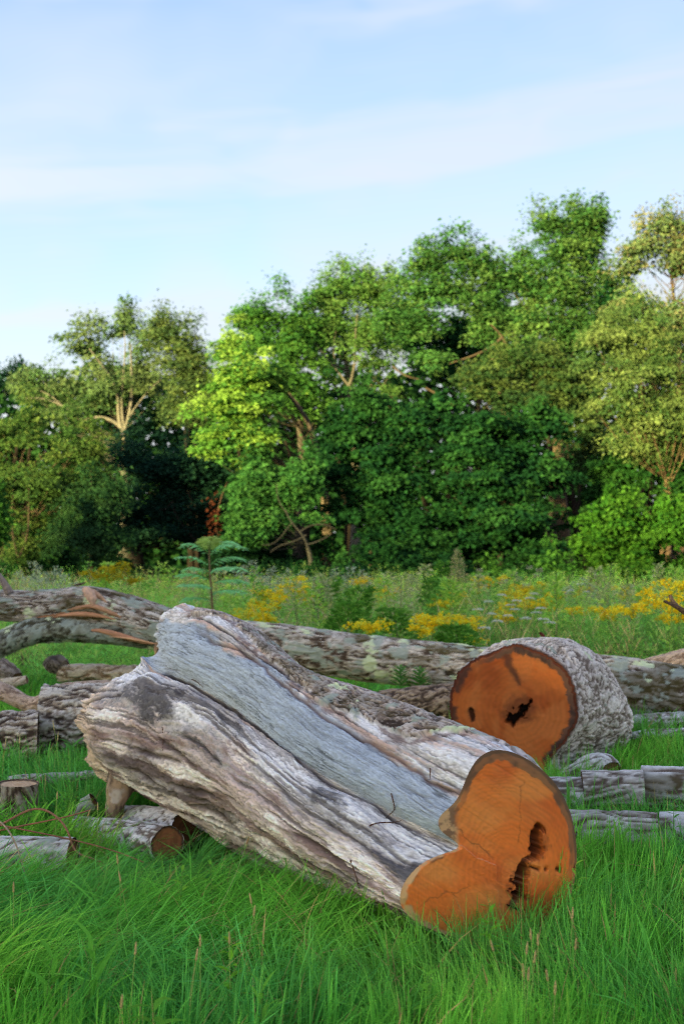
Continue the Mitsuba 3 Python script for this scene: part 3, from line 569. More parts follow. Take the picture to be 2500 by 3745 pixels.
# ------------------------------------------------------------------ ground
gx, gy = np.linspace(-1, 1, 161), np.linspace(0, 1, 161)
X = np.sign(gx) * (np.abs(gx) ** 2.2) * 120
Y = -60 + 260 * gy
Y = np.unique(np.r_[np.linspace(-60, 1.5, 20), np.linspace(1.5, 14, 90), np.linspace(14, 60, 60), np.linspace(60, 260, 20)])
GX, GY = np.meshgrid(X, Y, indexing='ij')
def ground_z(x, y):
    return GZ + 0.05 * (fbm(np.stack([x * 0.6, y * 0.6, x * 0], -1), 3, 1) - 0.5) * np.clip(np.asarray(y) / 6, 0.3, 1)
GZv = ground_z(GX, GY)
scene['mat_soil'] = {'type': 'principled', 'roughness': 0.95, 'specular': 0.05, 'base_color': mikit.proc(lambda p, n, uv: mikit.mix((0.020, 0.034, 0.010), (0.045, 0.062, 0.020), mikit.fbm(p.x * 9, p.y * 9, 0.0)))}
scene['ground'] = mikit.ply((np.stack([GX, GY, GZv], -1).reshape(-1, 3), grid_faces(len(X), len(Y), False)[:, ::-1]), 'mat_soil', smooth=True)
labels['ground'] = {'label': 'grassy soil of the clearing running back to the trees', 'category': 'ground', 'kind': 'structure'}

# ------------------------------------------------------------------ lawn grass in the clearing
rg = np.random.default_rng(11)
parts = []
def grass_zone(n, d0, d1, hmin, hmax, wid, nseg, power=1.6):
    d = (rg.uniform(d0 ** (2 - power), d1 ** (2 - power), n)) ** (1 / (2 - power)) if power != 2 else d0 * (d1 / d0) ** rg.uniform(0, 1, n)
    x = rg.uniform(-1, 1, n) * (d * 0.335 + 0.25)
    # tufts: pull the blades together
    g = np.stack([x, d], -1)
    cell = 0.07
    jit = np.stack([noise(np.stack([np.floor(g[:, 0] / cell), np.floor(g[:, 1] / cell), g[:, 0] * 0 + k], -1), k) for k in (1, 2)], -1)
    cen = (np.floor(g / cell) + 0.2 + 0.6 * jit) * cell
    g = g + (cen - g) * rg.uniform(0.1, 0.9, (n, 1))
    keep_ = ~blocked(g)
    g = g[keep_]
    n = len(g)
    x, d = g[:, 0], g[:, 1]
    q = np.stack([x * 1.1, d * 1.1, x * 0], -1)
    flow = fbm(q * 0.9, 3, 5) * 4 * np.pi
    swept = ss(0.4, -0.5, x) * ss(3.2, 3.9, d) * ss(6.0, 5.0, d)
    head = flow + (jit[keep_, 0] - 0.5) * 4.0 + rg.normal(0, 0.32, n)
    sw = np.arctan2(0.25, 1.0) + rg.normal(0, 0.35, n)
    head = np.where(rg.uniform(0, 1, n) < swept * 0.6, sw, head)
    lean = np.abs(rg.normal(0.46, 0.34, n)) + 0.40 * swept
    hh = rg.uniform(hmin, hmax, n) * (0.65 + 0.7 * fbm(q * 2.2 + 7, 3, 6))
    near_log = np.exp(-(np.hypot(x - 0.5, d - 3.75) / 0.55) ** 2)
    hh *= 1 - 0.12 * near_log
    w = wid * rg.uniform(0.6, 1.35, n)
    broad = rg.uniform(0, 1, n) < 0.09
    w = np.where(broad, w * 2.3, w)
    tone = fbm(q * 2.0 + 3, 4, 8)
    cA, cB, cC = lin(118, 194, 66), lin(152, 212, 80), lin(104, 184, 92)
    c1 = mixc(np.broadcast_to(cA, (n, 3)), cB, np.clip((tone - 0.38) * 3 + rg.normal(0, 0.25, n), 0, 1))
    c1 = mixc(c1, cC, np.clip((fbm(q * 1.3 + 12, 3, 9) - 0.45) * 4, 0, 1) * rg.uniform(0.3, 1, n))
    dry = rg.uniform(0, 1, n) < 0.035
    c1 = np.where(dry[:, None], lin(200, 170, 110), c1)
    c1 = c1 * (rg.uniform(0.7, 1.25, n) * (0.75 + 0.5 * jit[keep_, 1]))[:, None]
    z = ground_z(x, d)
    parts.append(blades(np.column_stack([x, d, z]), head, hh, lean, w, nseg, c1 * 0.85, c1 * 1.1))  # roots darker than tips: shade between the blades put into the colour
grass_zone(35000, 2.45, 4.6, 0.18, 0.42, 0.0048, 5, 1.2)
grass_zone(44000, 4.6, 7.5, 0.17, 0.36, 0.0058, 4, 1.3)
grass_zone(34000, 7.5, 12.5, 0.15, 0.34, 0.0075, 3, 1.5)
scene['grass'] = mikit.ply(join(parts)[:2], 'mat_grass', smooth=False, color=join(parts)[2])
labels['grass'] = {'label': 'long fine green grass, swept in tufts around the logs', 'category': 'grass', 'kind': 'stuff'}

# ------------------------------------------------------------------ meadow of weeds between the logs and the trees
parts = []
def meadow(n, d0, d1, hm, colset, lw_, ll, per, upright=0.6, spread=0.07, patch=0, wide=0.345):
    d = np.sqrt(rg.uniform(d0 ** 2, d1 ** 2, n)) if d1 > d0 else np.full(n, d0)
    x = rg.uniform(-1, 1, n) * (d * wide + 0.6)
    pt = fbm(np.stack([x * 0.45, d * 0.3, x * 0 + patch], -1), 3, patch)
    keep = rg.uniform(0, 1, n) < ss(0.36, 0.58, pt) * 0.85 + 0.15
    x, d, pt = x[keep], d[keep], pt[keep]
    n = len(x)
    H = hm * rg.uniform(0.45, 1.1, n) * (0.45 + 0.9 * pt) * np.interp(d, [11, 14, 22], [0.6, 0.85, 1.0])
    k = np.arange(n).repeat(per)
    u = rg.uniform(0.12, 1, n * per) ** 0.8
    az = rg.uniform(0, 2 * np.pi, n * per)
    lean = rg.normal(0, 0.10, (n, 2))
    base = np.column_stack([x[k] + lean[k, 0] * u * H[k] + np.cos(az) * spread * rg.uniform(0, 1, n * per), d[k] + lean[k, 1] * u * H[k] + np.sin(az) * spread * rg.uniform(0, 1, n * per), GZ + H[k] * u])
    di = np.column_stack([np.cos(az), np.sin(az), rg.normal(upright, 0.35, n * per)])
    nr = np.column_stack([-np.cos(az) * 0.6, -np.sin(az) * 0.6, np.ones(n * per)])
    sz = rg.uniform(0.7, 1.3, n * per) * (1.15 - 0.5 * u)
    cs = np.array([lin(c) for c in colset])
    ci = rg.integers(0, len(cs), n)
    c = cs[ci][k] * (rg.uniform(0.75, 1.3, n * per) * (0.75 + 0.35 * u))[:, None]  # lower leaves darker: occlusion by height put into the colour
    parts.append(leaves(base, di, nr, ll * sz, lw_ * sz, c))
GREENS = [(158, 226, 100), (184, 234, 104), (144, 216, 106), (198, 232, 112)]
meadow(900, 18, 27, 0.95, [(196, 216, 104), (176, 206, 96), (160, 198, 100)], 0.026, 0.13, 22, 0.8, 0.09, 14)
meadow(3800, 11.0, 17, 0.84, GREENS, 0.016, 0.10, 22, 0.9, 0.06, 3)
meadow(4200, 16, 31, 0.78, GREENS, 0.024, 0.13, 16, 0.9, 0.08, 4)
meadow(2200, 11.2, 20, 0.8, [(130, 182, 84), (118, 168, 68), (150, 196, 92)], 0.035, 0.085, 18, 0.3, 0.10, 7)
meadow(1600, 12, 28, 0.85, [(214, 202, 140), (204, 186, 124), (222, 196, 144)], 0.008, 0.30, 8, 2.2, 0.05, 9)
meadow(900, 17, 30, 0.85, [(150, 170, 128), (136, 158, 120)], 0.030, 0.075, 26, 0.5, 0.08, 12)
v, f, c = join(parts)
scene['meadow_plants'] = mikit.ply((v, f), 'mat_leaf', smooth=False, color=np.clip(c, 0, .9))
labels['meadow_plants'] = {'label': 'tall mixed weeds and meadow grasses between the logs and the trees', 'category': 'meadow', 'kind': 'stuff'}

# ------------------------------------------------------------------ plants one can tell apart
def plant_parts(t, stem_pts, r0, r1, stem_col, leaf=None, flower=None, leaf_name='leaves', flower_name='flower_plume'):
    q = smooth_path(stem_pts, 8)
    v, f = tube(q, np.linspace(r0, r1, 8), 5)
    put(t + '__stem', v, f, np.broadcast_to(lin(stem_col), v.shape), 'mat_wood')
    if leaf is not None: put(t + '__' + leaf_name, *leaf, 'mat_leaf', False)
    for fl in flower or []: put(t + '__' + flower_name, *fl, 'mat_leaf', False)
def stem_leaves(q, n, length, width, cols, u0=0.08, u1=0.95, rise=0.5):
    u = np.linspace(u0, u1, n); i = u * (len(q) - 1)
    p = np.stack([np.interp(i, np.arange(len(q)), q[:, k]) for k in range(3)], -1)
    az = np.arange(n) * 2.4 + rg.uniform(0, 6)
    di = np.column_stack([np.cos(az), np.sin(az), np.full(n, rise)])
    nr = np.column_stack([-np.cos(az) * rise, -np.sin(az) * rise, np.ones(n)])
    sc = (1.1 - 0.55 * u) * rg.uniform(0.8, 1.2, n)
    c = np.array([lin(cols[j]) for j in rg.integers(0, len(cols), n)]) * rg.uniform(0.8, 1.2, n)[:, None]
    return leaves(p, di, nr, length * sc, width * sc, c)
def goldenrod(xd, yd, d, label, width=0.16, plume=0.22, group=None, bright=1.0):
    top = W(xd, yd, d)
    base = np.array([top[0] + rg.normal(0, 0.05), d + rg.normal(0, 0.05), GZ])
    t = thing('goldenrod', label, 'flower', group)
    mid = (top + base) / 2 + rg.normal(0, 0.03, 3)
    q = smooth_path([base, mid, top], 12)
    H = top[2] - GZ
    lf = stem_leaves(q, 34, 0.11, 0.016, [(104, 150, 60), (124, 168, 66), (90, 138, 58)])
    fl = []
    for k in range(rg.integers(5, 8)):                       # arching sprays of tiny yellow heads
        az = k * 2.4 + rg.uniform(0, 1)
        L = width * rg.uniform(0.7, 1.2)
        tt = np.linspace(0, 1, 28)
        st = top - np.array([0, 0, plume * rg.uniform(0.1, 0.8)])
        arc = st + np.column_stack([np.cos(az) * L * tt, np.sin(az) * L * tt, L * (0.9 * tt - 0.75 * tt ** 2)])
        arc = arc + rg.normal(0, 0.012, arc.shape)
        arc2 = np.repeat(arc, 2, 0) + rg.normal(0, 0.010, (56, 3))
        a2 = rg.uniform(0, 2 * np.pi, 56)
        di = np.column_stack([np.cos(a2), np.sin(a2), rg.uniform(0, 1.2, 56)])
        nr = np.column_stack([rg.normal(0, 0.4, 56), rg.normal(-0.4, 0.4, 56), np.ones(56)])
        cc = np.array([lin(c) for c in ((255, 224, 40), (255, 232, 60), (248, 205, 30), (226, 222, 80))])[rg.integers(0, 4, 56)] * bright
        fl.append(leaves(arc2, di, nr, 0.036, 0.025, cc))
    plant_parts(t, [base, mid, top], 0.006, 0.003, (110, 140, 70), lf, fl)
goldenrod(845, 1440, 11.3, 'bright goldenrod spray just above the middle of the fallen trunk', 0.20, 0.10)
goldenrod(985, 1420, 11.6, 'wide goldenrod clump above the fallen trunk, left of the thick log', 0.22, 0.14)
goldenrod(965, 1440, 11.5, 'low goldenrod spray at the left side of the clump above the fallen trunk', 0.14, 0.12)
goldenrod(1545, 1350, 11.0, 'large goldenrod at the right edge behind the dark twig', 0.26, 0.22)
goldenrod(1450, 1385, 12.5, 'goldenrod with layered sprays a little left of the dark twig', 0.22, 0.20)
goldenrod(1500, 1365, 12.0, 'goldenrod between the layered one and the large one at the right edge', 0.22, 0.18)
goldenrod(1560, 1340, 11.5, 'tallest goldenrod at the very right edge of the meadow', 0.24, 0.2)
goldenrod(255, 1300, 15, 'budding yellow-green goldenrod standing above the split bend of the trunk', 0.34, 0.3, None, 0.55)
goldenrod(222, 1312, 15, 'lower left of the budding goldenrods above the split bend', 0.3, 0.2, None, 0.55)
goldenrod(298, 1310, 15.2, 'right-hand budding goldenrod above the split bend', 0.25, 0.25, None, 0.5)
for x, y, d in [(600, 1350, 17), (625, 1352, 16.5), (655, 1340, 17), (680, 1328, 18), (690, 1345, 17), (590, 1362, 16), (640, 1372, 15.5), (570, 1388, 14.5), (600, 1400, 14), (615, 1408, 13.5), (560, 1405, 14), (700, 1362, 17), (820, 1330, 20), (870, 1335, 20), (880, 1355, 19), (905, 1352, 19),
                (1010, 1372, 16.5), (1020, 1385, 16), (1095, 1330, 20), (1120, 1322, 20), (1140, 1330, 20), (1165, 1345, 19), (1185, 1365, 17.5), (1200, 1372, 17), (1215, 1380, 16.5), (1230, 1375, 17), (1255, 1388, 16), (1150, 1385, 16), (1160, 1400, 15), (1175, 1360, 18), (1205, 1350, 18), (1245, 1342, 19), (1265, 1372, 17), (1310, 1400, 15.5), (1340, 1398, 16), (1385, 1402, 15), (1405, 1395, 15), (1430, 1350, 20), (1345, 1348, 21), (1480, 1352, 18), (1070, 1410, 14), (1085, 1430, 13), (1010, 1418, 13.5), (1275, 1350, 20), (1325, 1352, 20), (1535, 1392, 13), (1555, 1400, 12.5), (735, 1372, 17), (1050, 1360, 18)]:
    where = 'in the yellow cluster just right of the sapling' if x < 780 else 'in the middle of the meadow left of the pale plume' if x < 1045 else 'in the yellow drift behind the thick log' if x < 1300 else 'towards the right end of the meadow'
    goldenrod(x, y, d, 'goldenrod with yellow sprays ' + where, rg.uniform(0.12, 0.24), rg.uniform(0.15, 0.35), 'goldenrods ' + where)
def umbel(xd, yd, d, label, group, colr=(236, 236, 222), r=0.05, ball=False):
    top = W(xd, yd, d)
    base = np.array([top[0] + rg.normal(0, 0.06), d + rg.normal(0, 0.05), GZ])
    t = thing('white_wildflower' if not ball else 'seed_head_plant', label, 'flower', group)
    n = 60
    a, rr = rg.uniform(0, 2 * np.pi, n), np.sqrt(rg.uniform(0, 1, n)) * r
    p = top + np.column_stack([np.cos(a) * rr, np.sin(a) * rr, (rg.uniform(-1, 1, n) * r * 0.8 if ball else -rr ** 2 * 6)])
    fl = leaves(p, np.column_stack([np.cos(a), np.sin(a), rg.uniform(-0.2, 0.5, n)]), np.tile([0, 0, 1.0], (n, 1)) + rg.normal(0, 0.3, (n, 3)), 0.03, 0.024, lin(colr) * rg.uniform(0.8, 1.1, n)[:, None])
    q = smooth_path([base, (base + top) / 2 + rg.normal(0, 0.02, 3), top], 10)
    plant_parts(t, [q[0], q[5], q[-1]], 0.004, 0.003, (112, 138, 72), stem_leaves(q, 12, 0.09, 0.012, [(104, 150, 70)]), [fl], flower_name='flower_head')
for x, y, d in [(1185, 1378, 15), (1215, 1372, 15), (1150, 1365, 16), (1128, 1408, 14), (1165, 1412, 14), (1205, 1418, 13.5), (1140, 1425, 13), (1230, 1405, 14), (1245, 1420, 13), (1110, 1440, 12.5), (1180, 1398, 14.5), (1260, 1428, 13), (790, 1345, 19), (815, 1350, 19), (1120, 1380, 15), (1095, 1398, 14), (1225, 1362, 17), (1170, 1388, 15), (1310, 1355, 19), (1330, 1340, 20), (1345, 1358, 19), (1240, 1395, 14)]:
    umbel(x, y, d, 'small white wildflower standing among the goldenrods', 'white wildflowers in the meadow')
for x, y, d in [(1213, 1303, 19), (1236, 1310, 19), (1230, 1322, 19), (1190, 1330, 19), (1178, 1318, 19), (1155, 1335, 18), (1142, 1342, 18), (1205, 1345, 18), (1100, 1310, 20)]:
    umbel(x, y, d, 'tall stem with a small round pale seed head above the goldenrods', 'seed heads above the goldenrods', (206, 200, 168), 0.045, True)
# sumac sapling
t = thing('sapling', 'young sapling with long feathery compound leaves rising from the meadow left of centre', 'sapling')
D0 = 13.0
st = [W(487, 1420, D0), W(484, 1350, D0), W(480, 1290, D0), W(480, 1258, D0)]
v, f = tube(smooth_path(st, 20), np.linspace(0.016, 0.009, 20), 7)
put(t + '__stem', v, f, np.broadcast_to(lin(134, 106, 82), v.shape))
def frond(p0, p1, droop, n, ll, colr):
    q = smooth_path([p0, (p0 + p1) / 2 + np.array([0, 0, droop]), p1], 16)
    tv, tf = tube(q, np.linspace(0.005, 0.002, 16), 4)
    ps = [(tv, tf, lin(120, 128, 70))]
    ax = unit(p1 - p0)
    for sg in (-1, 1):
        i = np.linspace(1.5, 15, n)
        p = np.stack([np.interp(i, np.arange(16), q[:, k]) for k in range(3)], -1)
        sd = unit(np.cross(ax, [0, 0, 1.0])) * sg
        di = sd + ax * 0.45 + np.array([0, 0, -0.25])
        sc = np.sin(np.pi * (0.12 + 0.8 * np.linspace(0, 1, n))) ** 0.6
        ps.append(leaves(p, np.broadcast_to(di, (n, 3)) + rg.normal(0, 0.08, (n, 3)), np.tile([0, -0.35, 1.0], (n, 1)), ll * sc, ll * 0.36 * sc, lin(colr) * rg.uniform(0.8, 1.2, n)[:, None]))
    put(t + '__frond', *join(ps), 'mat_leaf', False)
for (x0, y0, x1, y1, dy, dr) in [(480, 1278, 420, 1256, 0.1, 0.09), (480, 1278, 560, 1262, -0.15, 0.10), (480, 1274, 538, 1256, 0.2, 0.11), (481, 1300, 404, 1282, -0.1, 0.06), (481, 1300, 556, 1288, 0.25, 0.08), (482, 1318, 560, 1312, -0.3, 0.07), (482, 1318, 425, 1312, 0.3, 0.06), (483, 1332, 405, 1322, 0.05, 0.05), (483, 1340, 565, 1340, 0.1, 0.05), (484, 1352, 412, 1346, -0.2, 0.04), (484, 1365, 560, 1362, -0.1, 0.05), (485, 1378, 420, 1380, 0.1, 0.04), (480, 1264, 470, 1238, 0.15, 0.02), (480, 1264, 486, 1232, -0.1, 0.02), (480, 1264, 478, 1234, 0.05, 0.0)]:
    frond(W(x0, y0, D0), W(x1, y1, D0 + dy * 2), dr, 12, 0.155, (160, 222, 150) if y0 > 1270 else (186, 206, 110))
# the pale feathery plume
t = thing('feathery_weed', 'tall pale feathery weed with a cone-shaped seed plume in the middle of the meadow', 'weed')
top, d = W(1048, 1262, 18.5), 18.5
base = np.array([top[0], d, GZ]); n = 900
u = rg.uniform(0, 1, n) ** 0.8; a = rg.uniform(0, 2 * np.pi, n); rr = 0.44 * u ** 0.9 * np.sqrt(rg.uniform(0, 1, n))
p = top + np.column_stack([np.cos(a) * rr, np.sin(a) * rr, -1.25 * u + rg.normal(0, 0.03, n)])
lf = leaves(p, np.column_stack([np.cos(a), np.sin(a), np.full(n, 1.2)]), np.tile([0, -.3, 1.0], (n, 1)) + rg.normal(0, .4, (n, 3)), 0.055, 0.028, np.where(rg.uniform(0, 1, (n, 1)) < 0.65, lin(196, 186, 138), lin(150, 166, 100)) * rg.uniform(.75, 1.15, (n, 1)))
plant_parts(t, [base, (base + top) / 2, top], 0.014, 0.006, (140, 150, 90), lf, leaf_name='seed_plume')
# grey-green leafy weeds in spires, along the far side of the meadow
def spire(xd, yd, d, label, group, cols=((158, 172, 142), (136, 158, 122), (176, 184, 156)), r=0.12, name='spire_weed', n=130, ll=0.055, tall=1.0):
    top = W(xd, yd, d); base = np.array([top[0] + rg.normal(0, 0.12), d + rg.normal(0, .1), GZ])
    q = smooth_path([base, (base + top) / 2 + rg.normal(0, 0.05, 3), top], 14)
    t = thing(name, label, 'weed', group)
    u = rg.uniform(0.15, 1, n); i = u * 13
    p = np.stack([np.interp(i, np.arange(14), q[:, k]) for k in range(3)], -1)
    a = rg.uniform(0, 2 * np.pi, n); rr = r * (1.15 - u) ** 0.7 * np.sqrt(rg.uniform(0, 1, n))
    p = p + np.column_stack([np.cos(a) * rr, np.sin(a) * rr, a * 0])
    c = np.array([lin(x) for x in cols])[rg.integers(0, len(cols), n)] * rg.uniform(.75, 1.2, (n, 1))
    plant_parts(t, [q[0], q[7], q[-1]], 0.006, 0.004, (120, 116, 90), leaves(p, np.column_stack([np.cos(a), np.sin(a), rg.normal(0.5, .4, n)]), np.tile([0, -.2, 1.0], (n, 1)) + rg.normal(0, .4, (n, 3)), ll, ll * 0.5, c))
for x, y in [(45, 1310), (72, 1290), (90, 1300), (112, 1312), (130, 1300), (105, 1330), (60, 1325), (150, 1320), (170, 1335), (82, 1322), (560, 1300), (580, 1285), (590, 1315), (625, 1300), (645, 1318), (665, 1305), (540, 1310), (610, 1325), (720, 1325), (770, 1305), (790, 1315), (805, 1300), (760, 1325), (840, 1325), (1320, 1335), (1305, 1345), (1360, 1345), (1335, 1325), (1400, 1350), (1285, 1340), (530, 1330), (555, 1325), (695, 1312), (830, 1310)]:
    where = 'at the left end of the meadow' if x < 200 else 'around the sapling and right of it' if x < 900 else 'at the right end of the meadow'
    spire(x, y, rg.uniform(19, 23), 'grey-green leafy weed spire ' + where, 'grey-green weed spires ' + where, cols=((186, 198, 168), (166, 184, 148), (200, 206, 178)), r=0.2, n=190)
spire(738, 1335, 15, 'cream feathery weed spire left of the middle of the meadow', None, ((196, 194, 150), (176, 182, 130), (158, 172, 112)), 0.24, n=260)
for x, y, d, lab in [(830, 1350, 13.2, 'bushy bright green weed behind the bright goldenrod spray above the fallen trunk'), (800, 1385, 12.4, 'lower green bushy weed left of the bright goldenrod spray'), (900, 1400, 12.2, 'green bushy weed right of the bright goldenrod spray'), (1040, 1438, 11.6, 'low green leafy weed above the trunk just left of the thick log'),
                     (1020, 1290, 18.6, 'tall leafy green weed left of the pale feathery plume'), (990, 1330, 17.5, 'green leafy weed a little left of and below the pale plume'), (760, 1330, 17, 'dense green weed right of the cream spire')]:
    r = 0.42 if d < 15 else 0.35
    spire(x, y, d, lab, None, ((96, 150, 54), (120, 170, 66), (84, 136, 50)), r, 'bushy_weed', 620, 0.085)
gt = np.random.default_rng(31)
for x in np.linspace(190, 1565, 46):
    x = x + gt.uniform(-14, 14); y = gt.uniform(1288, 1350); dd_ = gt.uniform(13.5, 20)
    where = 'in the left half of the meadow' if x < 760 else 'in the middle of the meadow' if x < 1150 else 'in the right part of the meadow'
    cols = (((176, 214, 88), (150, 200, 84), (196, 222, 104)), ((130, 184, 78), (112, 168, 72), (150, 200, 90)), ((190, 196, 132), (172, 188, 112), (204, 204, 150)))[gt.choice(3, p=[.45, .35, .2])]
    spire(x, y, dd_, 'tall green leafy weed ' + where, 'tall green weeds ' + where, cols, gt.uniform(.14, .26), 'tall_weed', int(gt.uniform(150, 260)), gt.uniform(.065, .10))
for x, y, d, lab in [(1275, 1335, 16.5, 'light green weed with a whorl of drooping leaves at its tip, behind the thick log')]:
    top = W(x, y, d); base = np.array([top[0], d, GZ]); t = thing('whorled_weed', lab, 'weed')
    n = 26; a = np.arange(n) * 2.4; u = np.linspace(0, 0.45, n)
    lf = leaves(top - np.column_stack([u * 0, u * 0, u]), np.column_stack([np.cos(a), np.sin(a), np.full(n, 0.9)]), np.tile([0, 0, 1.0], (n, 1)), 0.26, 0.045, lin(140, 186, 62))
    plant_parts(t, [base, (base + top) / 2, top], 0.01, 0.006, (120, 150, 70), lf)
# sprigs growing against the fallen trunk
for x, y, lab in [(918, 1532, 'larger leafy sprig growing in front of the fallen trunk'), (962, 1536, 'smaller leafy sprig to the right of the other one in front of the fallen trunk')]:
    d = 9.1; top = W(x, y, d); base = np.array([top[0], d, W(x, 1590, d)[2]]); t = thing('sprig', lab, 'plant')
    q = smooth_path([base, (base + top) / 2, top], 10)
    n = 34; a = np.arange(n) * 2.4; u = np.linspace(0.2, 1, n)
    p = base + (top - base) * u[:, None]
    plant_parts(t, [base - [0, 0, 0.5], base, top], 0.004, 0.003, (80, 120, 60), leaves(p, np.column_stack([np.cos(a), np.sin(a), np.full(n, .5)]), np.tile([0, -.3, 1.0], (n, 1)), 0.12 * (1.15 - u * .6), 0.026, np.broadcast_to(lin(92, 142, 64), (n, 3))))
# plantain seed heads in the near grass
def head_stalk(xd, yd, label=None, group='brown seed heads standing in the grass', z=0.23, d=None, base=None, colr=(186, 158, 106), ln=0.032):
    d = d or (CAMZ - z) * F / (yd * S - HY)
    top = W(xd, yd, d)
    b = np.array([top[0] + rg.normal(0, 0.03), d + rg.normal(0, .02), GZ]) if base is None else base
    t = thing('seed_head_stalk', label or 'thin grass-like stalk with a brown bristly seed head in the grass', 'seed head', group)
    q = smooth_path([b, (b + top) / 2 + rg.normal(0, .006, 3), top], 10)
    v, f = tube(q, np.linspace(0.0016, 0.0013, 10), 5)
    put(t + '__stalk', v, f, np.broadcast_to(lin(140, 164, 84), v.shape))
    ax = unit(q[-1] - q[-3])
    h = smooth_path([top - ax * ln * 0.2, top + ax * ln * 0.4, top + ax * ln], 14)
    r = 0.0036 * np.array([.3, .8, 1, 1, 1.02, 1, 1, .98, .95, .9, .8, .65, .45, .15]) * np.tile([1, .86], 7)
    v, f = tube(h, r, 8)
    put(t + '__seed_head', v, f, lin(colr) * rg.uniform(.6, 1.3, (len(v), 1)))
for x, y in [(310, 2188), (459, 2169), (450, 2201), (526, 2163), (270, 1980), (276, 2020), (278, 2310), (582, 2100), (576, 2071), (31, 2045), (1312, 2105), (1217, 2154), (1233, 2167), (1207, 2187), (1225, 2207), (1130, 2180), (1319, 2177), (1200, 2238), (1211, 2247), (1272, 2279), (1255, 2248), (246, 1824), (131, 1832), (224, 1858), (202, 1872)]:
    head_stalk(x, y, 'brown seed head on a thin stalk %s' % ('in front of the orange face' if x > 1000 else 'in the open lawn left of the orange face' if y > 2000 and x > 100 else 'between the small logs on the left'),
        'brown seed heads ' + ('in front of the orange face' if x > 1000 else 'in the open lawn' if y > 2000 and x > 100 else 'between the small logs'))
for x, y in [(124, 1672), (132, 1698), (12, 1712), (45, 1705)]:
    head_stalk(x, y, 'tall pale seed stalk in front of the bark logs on the left', 'tall seed stalks by the bark logs', d=6.6, colr=(196, 176, 126), ln=0.05)
head_stalk(566, 1936, 'very long pale slanting stalk with a brown tip, left of the big log', None, d=4.35, base=W(484, 2120, 3.9), colr=(150, 116, 70), ln=0.045)
# broad-leaved weeds in the near grass
def weed(xd, yd, z, n, ll, lw_, colr, label, rise=0.7, spread=0.06):
    z += 0.06
    d = (CAMZ - z) * F / (yd * S - HY); top = W(xd, yd, d); base = np.array([top[0], d, GZ])
    t = thing('leafy_weed', label, 'weed')
    q = smooth_path([base, (base + top) / 2 + rg.normal(0, .01, 3), top], 10)
    v, f = tube(q, np.linspace(0.003, 0.0015, 10), 5)
    put(t + '__stem', v, f, np.broadcast_to(lin(96, 140, 60), v.shape))
    a = np.arange(n) * 2.4 + rg.uniform(0, 6); u = np.linspace(0.45, 1, n)
    for k in range(n):
        p = base + (top - base) * u[k]
        # a leaf of six facets with a midrib fold
        di = unit(np.array([math.cos(a[k]), math.sin(a[k]), rise + 0.5 * (u[k] - .7)])); sd = unit(np.cross(di, [0, 0, 1.0])); up_ = np.cross(sd, di)
        L, w = ll * rg.uniform(.75, 1.15) * (1.2 - .5 * u[k]), lw_ * rg.uniform(.8, 1.1) * (1.2 - .5 * u[k])
        tt, ww = np.array([0, .25, .5, .75, 1]), np.array([.08, .8, 1, .62, 0])
        mid = p + di * (tt * L)[:, None] - up_ * (tt ** 2 * L * .35)[:, None]
        v = np.vstack([mid, mid + sd * (ww * w / 2)[:, None] + up_ * (ww * w * .14)[:, None], mid - sd * (ww * w / 2)[:, None] + up_ * (ww * w * .14)[:, None]])
        f = [x for i in range(4) for x in ([i, 5 + i, 6 + i], [i, 6 + i, i + 1], [i, 11 + i, 10 + i], [i, i + 1, 11 + i])]
        put(t + '__leaf', v, np.array(f), np.broadcast_to(lin(colr) * rg.uniform(.85, 1.2), v.shape), 'mat_leaf', False)
weed(528, 2150, .15, 12, .06, .024, (128, 184, 48), 'bright green leafy weed standing in the middle of the near grass')
weed(350, 2300, .12, 14, .11, .03, (110, 168, 58), 'spreading long-leaved weed at the bottom edge left of centre', .35)
weed(418, 2000, .14, 9, .05, .02, (136, 188, 60), 'small bright sprout in the swept grass left of the big log')
weed(482, 1985, .14, 7, .045, .018, (120, 176, 56), 'tiny bright sprout right of the other sprout in the swept grass')
weed(1122, 2085, .16, 12, .07, .022, (116, 176, 50), 'leafy weed growing against the lower edge of the big orange face')
weed(1320, 1985, .18, 12, .06, .018, (150, 200, 70), 'light green leafy weed right of the big orange face')
weed(845, 2010, .14, 10, .05, .026, (76, 134, 66), 'dark green leafy weed beneath the front end of the big log')
weed(905, 2100, .13, 10, .05, .024, (128, 168, 64), 'small yellowish weed left of the big orange face')
weed(165, 1712, .12, 14, .16, .035, (98, 156, 70), 'long-leaved weed in front of the left bark logs', .9)
weed(170, 1790, .15, 14, .10, .032, (96, 160, 66), 'leafy weed behind the leaning broken slab')
weed(980, 2240, .12, 9, .07, .03, (110, 170, 56), 'broad leafy weed below the big face in the near grass', .4)
weed(120, 2200, .14, 11, .13, .026, (104, 170, 58), 'long upright weed leaves at the left side of the near grass', 1.4)
weed(215, 2170, .14, 10, .15, .028, (110, 176, 62), 'tall broad-bladed weed left of centre in the near grass', 1.8)
weed(1195, 1705, .1, 8, .06, .024, (120, 176, 60), 'small leafy weed between the two big sawn logs') if False else None
weed(1405, 1818, .2, 8, .07, .026, (110, 166, 66), 'leafy weed in front of the back row of logs') if False else None
weed(1545, 1840, .2, 16, .06, .018, (116, 168, 78), 'feathery green weed in front of the back row at the right edge', .6)
weed(600, 2245, .12, 10, .09, .016, (118, 178, 62), 'narrow-leaved tuft near the bottom in the middle of the grass', 1.6)

